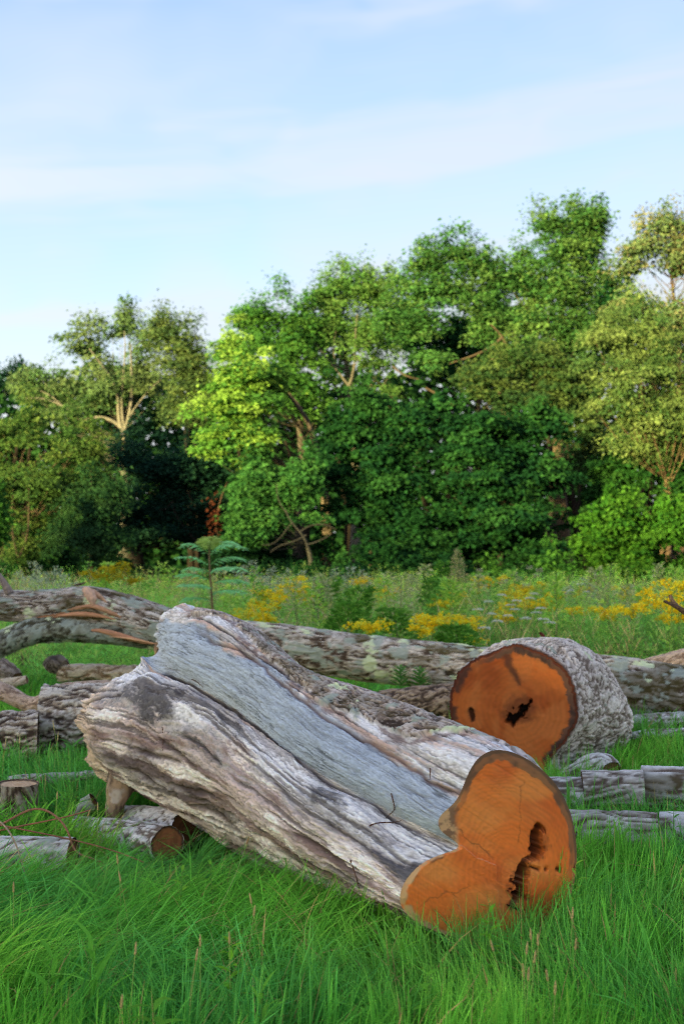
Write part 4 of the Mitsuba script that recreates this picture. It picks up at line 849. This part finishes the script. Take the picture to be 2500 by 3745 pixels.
# ------------------------------------------------------------------ trees
def tree(name, label, blobs, depth, trunk, cols, n_leaf=9000, leaf=(0.15, 0.085), clump=0.62, trunk_r=0.2, bark_col=(120, 106, 92), limbs=(), flat=0.45, seed=0, crown_kind=None, twigs=True, per=85, group=None, droop=0.0, shell=0.5, gain=0.26, sparse=0.72, tone=0.60):
    """Crown of leaf sprays inside ellipsoids (centre, half-sizes in the picture, at its own depth), carried by trunk, limbs and twigs."""
    g = np.random.default_rng(100 + seed)
    t = thing(name, label, 'tree', group)
    blobs = [tuple(b) + (0,) * (5 - len(b)) for b in blobs]
    area = np.array([b[2] * b[3] for b in blobs], float)
    n_leaf = int(n_leaf * 2.3); leaf = (leaf[0] * 0.86, leaf[1] * 0.92); clump = clump * 0.80
    ncl = max(len(blobs) * 6, n_leaf // per)
    which = g.choice(len(blobs), ncl, p=area / area.sum())
    u = unit(g.normal(0, 1, (ncl, 3))); u[:, 1] = np.where(u[:, 1] > 0.3, -u[:, 1], u[:, 1])
    rad = g.uniform(0, 1, ncl) ** shell * (0.62 + 0.75 * fbm(u * 2.6 + which[:, None] * 5.1, 3, seed))
    B = np.array(blobs, float)[which]
    dd = depth + B[:, 4]
    c = np.stack([W(x, y, d) for x, y, d in zip(B[:, 0], B[:, 1], dd)])
    rx, rz = B[:, 2] * S * depth / F, B[:, 3] * S * depth / F
    c = c + u * rad[:, None] * np.stack([rx, np.minimum(rx, 3.2) * 0.85, rz], -1)
    c[:, 2] = np.maximum(c[:, 2], 0.5)
    hole = fbm(c * np.array([0.62, 0.62, 0.95]), 2, 40 + seed)       # boughs and the gaps between them
    ok = np.argsort(-(hole + g.uniform(0, .12, ncl)))[:int(ncl * sparse)]
    c, u, which = c[ok], u[ok], which[ok]; ncl = len(ok); per = int(per * 1.25)
    cs = clump * g.uniform(0.6, 1.3, ncl)
    tip = ss(0.35, 0.8, u[:, 2] + g.normal(0, .2, ncl))               # upright sprays near the top
    c[:, 2] += tip * np.abs(g.normal(0, 0.28, ncl))
    k = np.arange(ncl).repeat(per); n = len(k)
    o = unit(g.normal(0, 1, (n, 3))) * (g.uniform(0, 1, (n, 1)) ** 0.45) * np.column_stack([1 - .35 * tip, 1 - .35 * tip, flat + tip * .4])[k] * cs[k][:, None]
    loose = g.uniform(0, 1, n) < 0.16                                    # stray leaves soften the outline of a spray
    o[loose] *= g.uniform(1.1, 1.9, (loose.sum(), 1))
    # each clump is tilted and hangs outwards
    out = unit(np.column_stack([u[:, 0], u[:, 1] - 0.15, np.zeros(ncl)]))
    o[:, 2] -= (o * out[k]).sum(1) * (0.25 + droop)
    base = c[k] + o
    az = np.arctan2(o[:, 1], o[:, 0]) + g.normal(0, 0.9, n)
    di = np.column_stack([np.cos(az), np.sin(az), g.normal(-0.45 - droop, 0.40, n)])
    nr = out[k] * 0.65 + np.array([0, 0, 0.8]) + g.normal(0, 0.45, (n, 3))
    sz = g.uniform(0.5, 1.4, n) * g.uniform(0.8, 1.2, ncl)[k]
    cc = np.array([lin(x) for x in cols])
    ci = cc[g.integers(0, len(cc), ncl)] * g.uniform(0.8, 1.2, (ncl, 1))
    col = ci[k] * g.uniform(0.75, 1.25, (n, 1)) * tone * np.array([0.86, 1.0, 1.45])
    put(t + '__crown', *leaves(base, di, nr, leaf[0] * sz, leaf[1] * sz, col), 'mat_leaf', False)
    if crown_kind: labels[t + '__crown'] = {'kind': 'stuff'}
    # trunk
    tp = smooth_path([W(x, y, depth + 0.6) for x, y in trunk], 24)
    tv, tf = tube(tp, np.linspace(trunk_r, trunk_r * 0.16, 24), 10)
    kk = fbm(tv * np.array([9, 9, 2]), 3, 4)
    put(t + '__trunk', tp.repeat(10, 0) + (tv - tp.repeat(10, 0)) * (0.8 + 0.4 * kk)[:, None], tf, lin(bark_col) * (0.2 + .35 * kk)[:, None])
    for pts, r0, r1 in limbs:
        q = smooth_path([W(p[0], p[1], depth + (p[2] if len(p) > 2 else -1.0)) for p in pts], 18)
        v, f = tube(q, np.linspace(r0, r1, 18) * 0.5, 7)
        kk = fbm(v * 5, 3, 5)
        put(t + '__limb', v, f, lin(bark_col) * (gain * (0.6 + 0.9 * kk))[:, None])
    if twigs:
        ps = []
        zlow = tp[0, 2] + 0.45 * (tp[-1, 2] - tp[0, 2])
        for i in range(0, ncl, 4):
            if c[i, 2] < zlow: continue
            j = int(np.clip(np.searchsorted(tp[:, 2], c[i, 2] - 0.9 * np.linalg.norm(c[i, :2] - tp[-1, :2])), 9, 23))
            a = tp[j]; m_ = (a + c[i]) / 2 + np.array([0, 0, -0.06 * np.linalg.norm(c[i] - a)]) + g.normal(0, .12, 3)
            q = smooth_path([a, m_, c[i]], 6)
            v, f = tube(q, np.linspace(0.022, 0.006, 6), 4)
            ps.append((v, f, lin(bark_col) * 0.4))
        put(t + '__twigs', *join(ps)); labels[t + '__twigs'] = {'kind': 'stuff'}
    return t
SEEN = 0.0
LIME = [(150, 176, 62), (128, 164, 58), (168, 186, 74)]
OLIVE = [(132, 144, 66), (112, 134, 62), (150, 154, 78)]
DEEP = [(44, 80, 42), (36, 70, 40), (54, 90, 46)]
MID = [(54, 98, 44), (44, 84, 42), (72, 116, 50)]
GREEN = [(96, 146, 52), (112, 160, 56), (84, 134, 52)]
BLUEG = [(52, 86, 58), (44, 76, 52), (64, 98, 62)]
# far left, behind
tree('tall_tree', 'dark tree at the far left edge behind the spreading tree', [(-60, 930, 110, 120), (20, 880, 40, 55), (60, 870, 50, 40)], 58, [(-20, 1290), (-20, 900)], BLUEG, 5000, seed=1, leaf=(.2, .12), clump=.9)
tree('spreading_tree', 'tall spreading tree on the left with pale forked limbs and a sunlit airy crown', [(200, 800, 70, 62), (290, 752, 45, 48), (340, 770, 45, 50), (120, 860, 70, 50), (75, 895, 40, 38), (230, 890, 110, 60), (330, 870, 70, 60), (150, 935, 90, 40), (110, 815, 25, 25)], 50, [(287, 1280), (285, 1040), (284, 990)],
     [(138, 156, 84), (118, 146, 78), (156, 166, 92)], 11500, seed=2, clump=.75, leaf=(.17, .10), trunk_r=.34, bark_col=(168, 156, 140), per=60, shell=0.7, gain=0.42,
     limbs=[([(284, 992), (272, 950), (268, 900), (235, 840), (205, 800)], .20, .05), ([(284, 992), (300, 930), (302, 870), (300, 790)], .18, .05), ([(286, 985), (280, 900), (286, 820), (285, 760)], .13, .04), ([(190, 970), (140, 930), (95, 915), (60, 915)], .14, .04), ([(285, 980), (330, 910), (370, 870)], .12, .03), ([(284, 992), (240, 960), (210, 960), (190, 968)], .16, .14), ([(140, 930), (110, 905), (85, 895)], .07, .03), ([(268, 900), (290, 860)], .06, .03)])
tree('tall_tree', 'bronze-green round-topped tree on the left, right of the spreading tree', [(410, 800, 65, 65), (440, 860, 55, 60), (370, 760, 40, 35), (400, 920, 85, 60), (450, 930, 50, 60)], 46, [(440, 1335), (425, 980), (412, 820)], [(98, 112, 56), (82, 100, 52), (116, 122, 60)], 9000, seed=3, clump=.7, per=60, shell=.7, tone=1.0, trunk_r=.15, bark_col=(74, 66, 58))
tree('shrubby_tree', 'yellow-green rounded tree at the left edge in front of the taller trees', [(60, 1010, 95, 65), (170, 1020, 85, 65), (215, 1030, 40, 60), (90, 1110, 130, 80), (60, 1210, 90, 80), (210, 1120, 50, 60), (-20, 1080, 60, 90)], 35, [(42, 1320), (40, 1282), (30, 1200), (60, 1080)],
     [(112, 138, 60), (92, 122, 54), (138, 152, 66)], 15000, seed=4, clump=.55, leaf=(.12, .065), trunk_r=.10, bark_col=(150, 124, 104), limbs=[([(42, 1280), (30, 1230), (28, 1160), (35, 1100)], .07, .03), ([(42, 1280), (62, 1230), (66, 1150), (70, 1090)], .07, .03)])
tree('shrubby_tree', 'drooping mid green small tree left of the dark tree', [(215, 1150, 70, 60), (230, 1230, 80, 70), (170, 1240, 60, 60), (270, 1190, 50, 60)], 34, [(215, 1340), (205, 1180), (210, 1120)], [(72, 106, 54), (60, 94, 50), (86, 116, 58)], 10000, seed=5, clump=.5, leaf=(.11, .06), trunk_r=.08, droop=.25)
tree('dark_tree', 'very dark blue-green tree in the shaded gap left of centre', [(330, 1040, 80, 60), (400, 1090, 90, 70), (340, 1140, 90, 60), (450, 1140, 90, 80), (380, 1220, 100, 60), (480, 1060, 60, 70), (300, 1220, 50, 60), (500, 1220, 60, 60)], 38, [(325, 1350), (318, 1290), (305, 1240), (320, 1100)],
     BLUEG, 14000, seed=6, clump=.6, trunk_r=.24, bark_col=(78, 66, 58), limbs=[([(460, 1258), (432, 1222), (408, 1190), (395, 1150)], .09, .05), ([(408, 1190), (440, 1165), (430, 1130)], .05, .03), ([(395, 1150), (370, 1170), (350, 1160)], .04, .02), ([(470, 1160), (500, 1130)], .04, .02)])
t = thing('dead_spray', 'small spray of rusty brown dead leaves hanging in the dark gap', 'leaves')
g = np.random.default_rng(77); n = 90
p = W(492, 1192, 35.2) + np.array([0, 0, 0]) + g.normal(0, 1, (n, 3)) * [.14, .14, .34]
put(t + '__leaves', *leaves(p, g.normal(0, 1, (n, 3)) + [0, 0, -.6], g.normal(0, .5, (n, 3)) + [0, -.6, .6], .13, .07, lin(100, 54, 40) * g.uniform(.7, 1.2, (n, 1))), 'mat_leaf', False)
v, f = tube(smooth_path([W(500, 1230, 35.6), W(496, 1190, 35.3), W(505, 1150, 35.3), W(520, 1110, 36.5)], 8), .02, 4)
put(t + '__twig', v, f, np.broadcast_to(lin(90, 66, 52), v.shape))
tree('leaning_tree', 'bright yellow-green tree left of centre leaning out in lit layered boughs', [(560, 760, 55, 30, -1), (530, 800, 40, 28, -2), (560, 850, 70, 32, -3), (620, 875, 60, 30, -2), (510, 880, 40, 26, -3), (480, 945, 60, 26, -3), (560, 930, 80, 34, -3), (440, 985, 45, 30, -3), (500, 990, 70, 28, -3), (580, 1000, 60, 30, -3), (620, 1030, 50, 22, -3), (550, 1040, 50, 24, -3), (470, 1020, 50, 26, -3)], 38, [(760, 1320), (740, 1100), (700, 960), (640, 880)],
     [(150, 176, 62), (112, 152, 54), (166, 188, 72), (96, 138, 54)], 12500, seed=7, clump=.5, flat=.34, sparse=.62, tone=.78, trunk_r=.22, per=75, bark_col=(146, 124, 104), limbs=[([(708, 968), (680, 930), (645, 890), (610, 860), (570, 840)], .14, .04), ([(740, 1080), (690, 1085), (650, 1070), (625, 1040)], .08, .03), ([(690, 960), (660, 965), (620, 975)], .06, .02)])
tree('tall_tree', 'tall green tree left of centre behind the leaning lit boughs', [(600, 720, 60, 40), (640, 700, 55, 45), (690, 730, 45, 50), (600, 790, 60, 50), (670, 800, 70, 60), (640, 880, 90, 70), (560, 740, 30, 30), (700, 900, 80, 80)], 43, [(680, 1300), (680, 900), (650, 740)], [(104, 150, 56), (88, 136, 56), (122, 162, 62)], 13000, seed=8, clump=.68, per=65, shell=.7, trunk_r=.25)
tree('tall_tree', 'tall light-topped tree near the centre with bare forked limbs', [(905, 655, 45, 40), (700, 770, 60, 55), (790, 650, 80, 42), (740, 680, 45, 50), (840, 660, 55, 50), (880, 700, 40, 50), (770, 740, 70, 55), (850, 760, 60, 60), (800, 830, 110, 60), (880, 860, 60, 60)], 44, [(810, 1300), (800, 890), (790, 800), (780, 700)], [(132, 164, 72), (110, 150, 64), (146, 172, 78)], 12500, seed=9, clump=.68, per=58, shell=.75, trunk_r=.26, bark_col=(176, 162, 142),
     limbs=[([(800, 886), (812, 840), (815, 780), (820, 720)], .12, .04), ([(800, 886), (772, 850), (740, 810), (715, 780)], .11, .03), ([(772, 850), (765, 800), (770, 760)], .05, .02)])
tree('tall_tree', 'broad tall tree right of centre with sky showing through its crown', [(1145, 640, 60, 50), (905, 720, 55, 60), (980, 600, 60, 45), (1040, 580, 60, 45), (1090, 600, 50, 45), (950, 660, 50, 50), (1010, 670, 80, 55), (1090, 680, 70, 55), (960, 740, 60, 50), (1130, 740, 50, 50), (990, 820, 70, 40), (1100, 800, 50, 40)], 42, [(1180, 1300), (1150, 900), (1120, 780), (1060, 640)], [(104, 146, 64), (88, 132, 60), (128, 156, 72)], 12500, seed=10, clump=.66, per=55, shell=.8, twigs=False, sparse=.8, trunk_r=.3, bark_col=(150, 124, 100),
     limbs=[([(1150, 775), (1100, 810), (1060, 825), (1030, 835)], .11, .04), ([(1160, 790), (1140, 760), (1125, 745)], .09, .05), ([(1040, 930), (1010, 910), (975, 890)], .12, .06), ([(900, 840), (930, 862), (960, 870)], .07, .04)])
tree('tall_tree', 'tallest tree on the right with an upright leafy top against the sky', [(1250, 520, 55, 42), (1330, 510, 55, 38), (1355, 545, 35, 60), (1220, 560, 50, 45), (1290, 570, 80, 55), (1200, 630, 60, 55), (1280, 660, 90, 60), (1350, 620, 40, 60), (1230, 740, 90, 60), (1320, 760, 60, 60), (1200, 820, 90, 50), (1375, 500, 14, 40)], 42, [(1300, 1300), (1280, 900), (1285, 700), (1290, 560)], [(110, 148, 66), (92, 136, 62), (134, 160, 72)], 17000, seed=11, clump=.66, per=62, shell=.75, sparse=.9, trunk_r=.3, bark_col=(150, 124, 100))
tree('tall_tree', 'broad dark tree filling the tree line behind the tall trees', [(760, 800, 90, 70), (930, 760, 70, 70), (1140, 730, 80, 70), (1200, 680, 50, 60), (1400, 700, 70, 60), (1050, 830, 110, 60), (1040, 775, 50, 30), (1350, 790, 90, 60)], 50, [(1100, 1300), (1100, 900), (1120, 760)], MID, 13000, seed=22, clump=.8, per=75, leaf=(.2, .13), trunk_r=.25)
tree('tall_tree', 'tall rust-tinged tree at the upper right edge', [(1530, 520, 60, 45), (1480, 570, 60, 45), (1560, 600, 70, 60), (1450, 620, 45, 45), (1520, 670, 80, 60), (1600, 560, 60, 80), (1440, 700, 60, 50), (1560, 740, 90, 60)], 41, [(1560, 1300), (1560, 900), (1540, 640)], [(124, 132, 72), (108, 122, 70), (146, 132, 78), (96, 120, 62)], 13000, seed=12, clump=.7, per=60, shell=.75, tone=1.0, trunk_r=.28, bark_col=(160, 130, 106), limbs=[([(1600, 660), (1560, 640), (1530, 655)], .07, .03), ([(1590, 700), (1550, 690), (1520, 660)], .05, .02)])
tree('light_tree', 'pale olive-yellow tree on the right in front of the rust-tinged one', [(1460, 720, 60, 45, -1), (1400, 780, 75, 50, -1), (1500, 790, 90, 55, -1), (1370, 830, 50, 40, -1.5), (1460, 860, 100, 50, -1.5), (1550, 860, 80, 60, -1), (1420, 930, 80, 45, -1), (1510, 940, 90, 50, -1), (1580, 960, 60, 60, -1), (1470, 1010, 90, 45)], 37, [(1520, 1320), (1520, 1000), (1480, 820)],
     [(148, 160, 78), (128, 146, 70), (166, 174, 86), (104, 132, 64)], 16000, seed=13, clump=.58, leaf=(.13, .06), trunk_r=.2, per=75, droop=.2, bark_col=(176, 142, 112), limbs=[([(1470, 840), (1430, 880), (1400, 910)], .07, .02), ([(1500, 850), (1540, 830), (1560, 810)], .06, .02), ([(1440, 850), (1400, 845), (1375, 830)], .05, .02)])
# the dense lower storey
tree('broad_maple', 'mid green small tree with bare grey limbs showing, below the leaning tree', [(590, 1100, 55, 45), (680, 1110, 60, 50), (560, 1160, 45, 40), (640, 1190, 70, 50), (710, 1180, 40, 50), (560, 1230, 50, 40), (700, 1060, 40, 30)], 34.5, [(712, 1320), (705, 1256), (690, 1220), (670, 1140)], [(88, 138, 60), (74, 122, 54), (104, 150, 64)], 10500, seed=14, clump=.5, leaf=(.13, .09), flat=.4, trunk_r=.09, per=75, bark_col=(112, 106, 98), shell=.8,
     limbs=[([(705, 1256), (688, 1222), (670, 1200), (655, 1170)], .07, .04, ), ([(702, 1228), (680, 1240), (645, 1252), (620, 1268)], .05, .025), ([(688, 1222), (720, 1205), (745, 1205), (770, 1216)], .05, .025), ([(670, 1200), (650, 1225), (630, 1245), (600, 1250)], .04, .02), ([(704, 1250), (735, 1240), (760, 1225)], .05, .03), ([(660, 1180), (640, 1150), (635, 1110)], .04, .02)])
tree('broad_maple', 'deep green spreading tree in the middle of the tree line', [(800, 1000, 70, 50), (870, 1050, 80, 50), (780, 1080, 70, 50), (900, 1120, 100, 45), (800, 1170, 100, 45), (920, 1200, 100, 45), (830, 1250, 120, 45), (950, 1280, 100, 45), (760, 1290, 80, 45), (860, 920, 90, 50), (940, 990, 80, 50)], 36, [(860, 1330), (850, 1100), (850, 950)], MID, 19000, seed=15, clump=.56, leaf=(.15, .11), flat=.32, trunk_r=.2, per=80)
tree('broad_maple', 'large mid green layered tree right of centre behind the meadow', [(1100, 960, 70, 45, -1), (1060, 1030, 70, 45, -1), (1160, 1020, 80, 50), (1250, 980, 80, 50), (1120, 1100, 100, 45, -1), (1230, 1090, 90, 45, -.5), (1060, 1160, 90, 45), (1180, 1180, 110, 45, -1), (1080, 1240, 110, 45), (1220, 1250, 90, 45, -.5), (1160, 1310, 150, 40), (1290, 1160, 60, 50), (1010, 960, 60, 40)], 36.5, [(1290, 1330), (1270, 1270), (1215, 1180), (1190, 1050)],
     MID, 21000, seed=16, clump=.56, leaf=(.15, .11), flat=.32, trunk_r=.14, per=80, bark_col=(132, 118, 98), limbs=[([(1290, 1290), (1255, 1225), (1215, 1170), (1180, 1130)], .07, .03), ([(1240, 1200), (1225, 1150), (1235, 1110)], .05, .02), ([(1230, 1185), (1190, 1165), (1150, 1150)], .04, .02)])
tree('broad_maple', 'olive-tipped tree in the upper right of the tree line below the tallest tree', [(1150, 860, 80, 45), (1240, 850, 80, 50), (1310, 880, 60, 50), (1190, 920, 90, 45), (1300, 960, 70, 50), (1360, 1000, 60, 60), (1080, 890, 60, 40), (1330, 1080, 60, 50)], 40, [(1260, 1320), (1255, 1000), (1240, 900)], [(96, 120, 58), (82, 110, 56), (120, 132, 62)], 14000, seed=17, clump=.6, flat=.36, trunk_r=.2, per=75)
tree('bright_bush', 'bright green young tree at the lower right edge of the tree line', [(1400, 1190, 75, 40, -1), (1370, 1250, 60, 45, -1), (1450, 1250, 70, 45, -1), (1530, 1230, 70, 45, -1), (1400, 1310, 80, 40, -1), (1490, 1310, 80, 40, -1), (1570, 1290, 60, 60, -1), (1560, 1190, 40, 40, -1)], 33.5, [(1480, 1350), (1475, 1290), (1460, 1220)], [(96, 146, 42), (80, 130, 40), (112, 158, 48)], 13000, seed=18, clump=.48, leaf=(.14, .10), flat=.35, trunk_r=.1, per=80)
tree('broad_maple', 'dark green tree at the right edge above the bright young tree', [(1500, 1060, 80, 45), (1560, 1100, 60, 60), (1420, 1080, 70, 45), (1400, 1140, 60, 35), (1560, 1020, 60, 50)], 38, [(1530, 1340), (1525, 1180), (1500, 1080)], [(64, 108, 42), (54, 96, 42), (84, 126, 48)], 11000, seed=19, clump=.56, flat=.35, trunk_r=.14, per=80, bark_col=(110, 92, 74))
tree('bright_bush', 'small bright bush at the left edge of the tree line', [(-20, 1230, 35, 50), (-10, 1180, 25, 40), (5, 1290, 22, 25)], 31, [(-20, 1340), (-15, 1200)], GREEN, 2600, seed=20, clump=.4, trunk_r=.06)
tree('low_thicket', 'low dark green bush at the foot of the trees left of centre', [(560, 1270, 60, 35), (640, 1290, 70, 35), (720, 1310, 50, 30), (500, 1300, 60, 35)], 36, [(620, 1340), (620, 1280)], DEEP, 7000, seed=21, clump=.5, trunk_r=.06, flat=.4)
tree('low_thicket', 'low dark green thicket at the foot of the trees on the left', [(40, 1315, 60, 30), (150, 1322, 70, 28), (270, 1325, 60, 28), (380, 1320, 60, 32)], 36, [(200, 1345), (200, 1310)], MID, 7000, seed=23, clump=.5, trunk_r=.05, flat=.4, twigs=False)
tree('low_thicket', 'low green thicket at the foot of the trees in the middle', [(800, 1325, 70, 26), (920, 1322, 70, 28), (1030, 1325, 70, 26), (700, 1325, 50, 26)], 34.5, [(860, 1345), (860, 1315)], MID, 7000, seed=24, clump=.46, trunk_r=.05, flat=.4, twigs=False)
tree('low_thicket', 'low green thicket at the foot of the trees on the right', [(1150, 1325, 70, 26), (1270, 1322, 70, 30), (1380, 1325, 60, 28), (1490, 1328, 70, 26), (1570, 1325, 40, 26)], 33.2, [(1300, 1345), (1300, 1315)], GREEN, 9000, seed=25, clump=.46, trunk_r=.05, flat=.4, twigs=False)
# the deeper wood behind: one mass
g = np.random.default_rng(5); ps = []
n = 64000
x = g.uniform(-27, 27, n); y = g.uniform(52, 60, n)
top = np.interp(x, [-27, -18, -12, -5, 0, 6, 12, 27], [7.5, 8.5, 10.0, 9.0, 10.5, 11.5, 12.5, 13]) * (0.80 + .35 * fbm(np.column_stack([x * .35, y * .2, x * 0]), 3, 2))
z = top * g.uniform(0, 1, n) ** 1.5
a = g.uniform(0, 2 * np.pi, n)
ps.append(leaves(np.column_stack([x, y, z]), np.column_stack([np.cos(a), np.sin(a), g.normal(-.2, .4, n)]), np.column_stack([g.normal(0, .5, n), g.normal(-.8, .5, n), g.normal(.4, .4, n)]), .46 * g.uniform(.7, 1.3, n), .34, (np.array([lin(c) for c in DEEP])[g.integers(0, 3, n)]) * g.uniform(.6, 1.1, (n, 1))))
for i in range(70):
    xx, yy = g.uniform(-25, 25), g.uniform(42, 58)
    v, f = tube([[xx, yy, GZ], [xx + g.normal(0, .2), yy, 3], [xx + g.normal(0, .5), yy, 5.4]], [.14, .11, .05], 6)
    ps.append((v, f, lin(56, 48, 42)))
v, f, c = join(ps)
scene['distant_wood'] = mikit.ply((v, f), 'mat_leaf', smooth=False, color=c)
labels['distant_wood'] = {'label': 'dark mass of deeper woodland behind the front trees', 'category': 'wood', 'kind': 'stuff'}
# the trees that stand behind the photographer and keep the low sun off the clearing
g = np.random.default_rng(6)
for i in range(16):
    xx, yy, hh = -122 + i * 6.6 + g.uniform(-1, 1), -46 + g.uniform(-3, 3), g.uniform(17.5, 20.5)
    t = thing('shade_tree', 'tall tree of the row behind the photographer', 'tree', 'row of trees behind the photographer')
    n = 4600
    u_ = unit(g.normal(0, 1, (n, 3))) * g.uniform(.1, 1, (n, 1)) ** .5
    p = np.array([xx, yy, hh * .52]) + u_ * [5.6, 3.6, hh * .5]
    a = g.uniform(0, 2 * np.pi, n)
    put(t + '__crown', *leaves(p, np.column_stack([np.cos(a), np.sin(a), g.normal(-.2, .4, n)]), g.normal(0, .6, (n, 3)) + [0, 0, 1], .62, .46, np.broadcast_to(lin(88, 128, 60), (n, 3))), 'mat_leaf', False)
    v, f = tube([[xx, yy, GZ], [xx, yy, hh * .4], [xx, yy, hh * .8]], [.3, .25, .1], 8)
    put(t + '__trunk', v, f, np.broadcast_to(lin(110, 96, 82), v.shape))
labels['sky'] = {'label': 'pale blue evening sky with thin streaks of cloud', 'category': 'sky', 'kind': 'structure'}
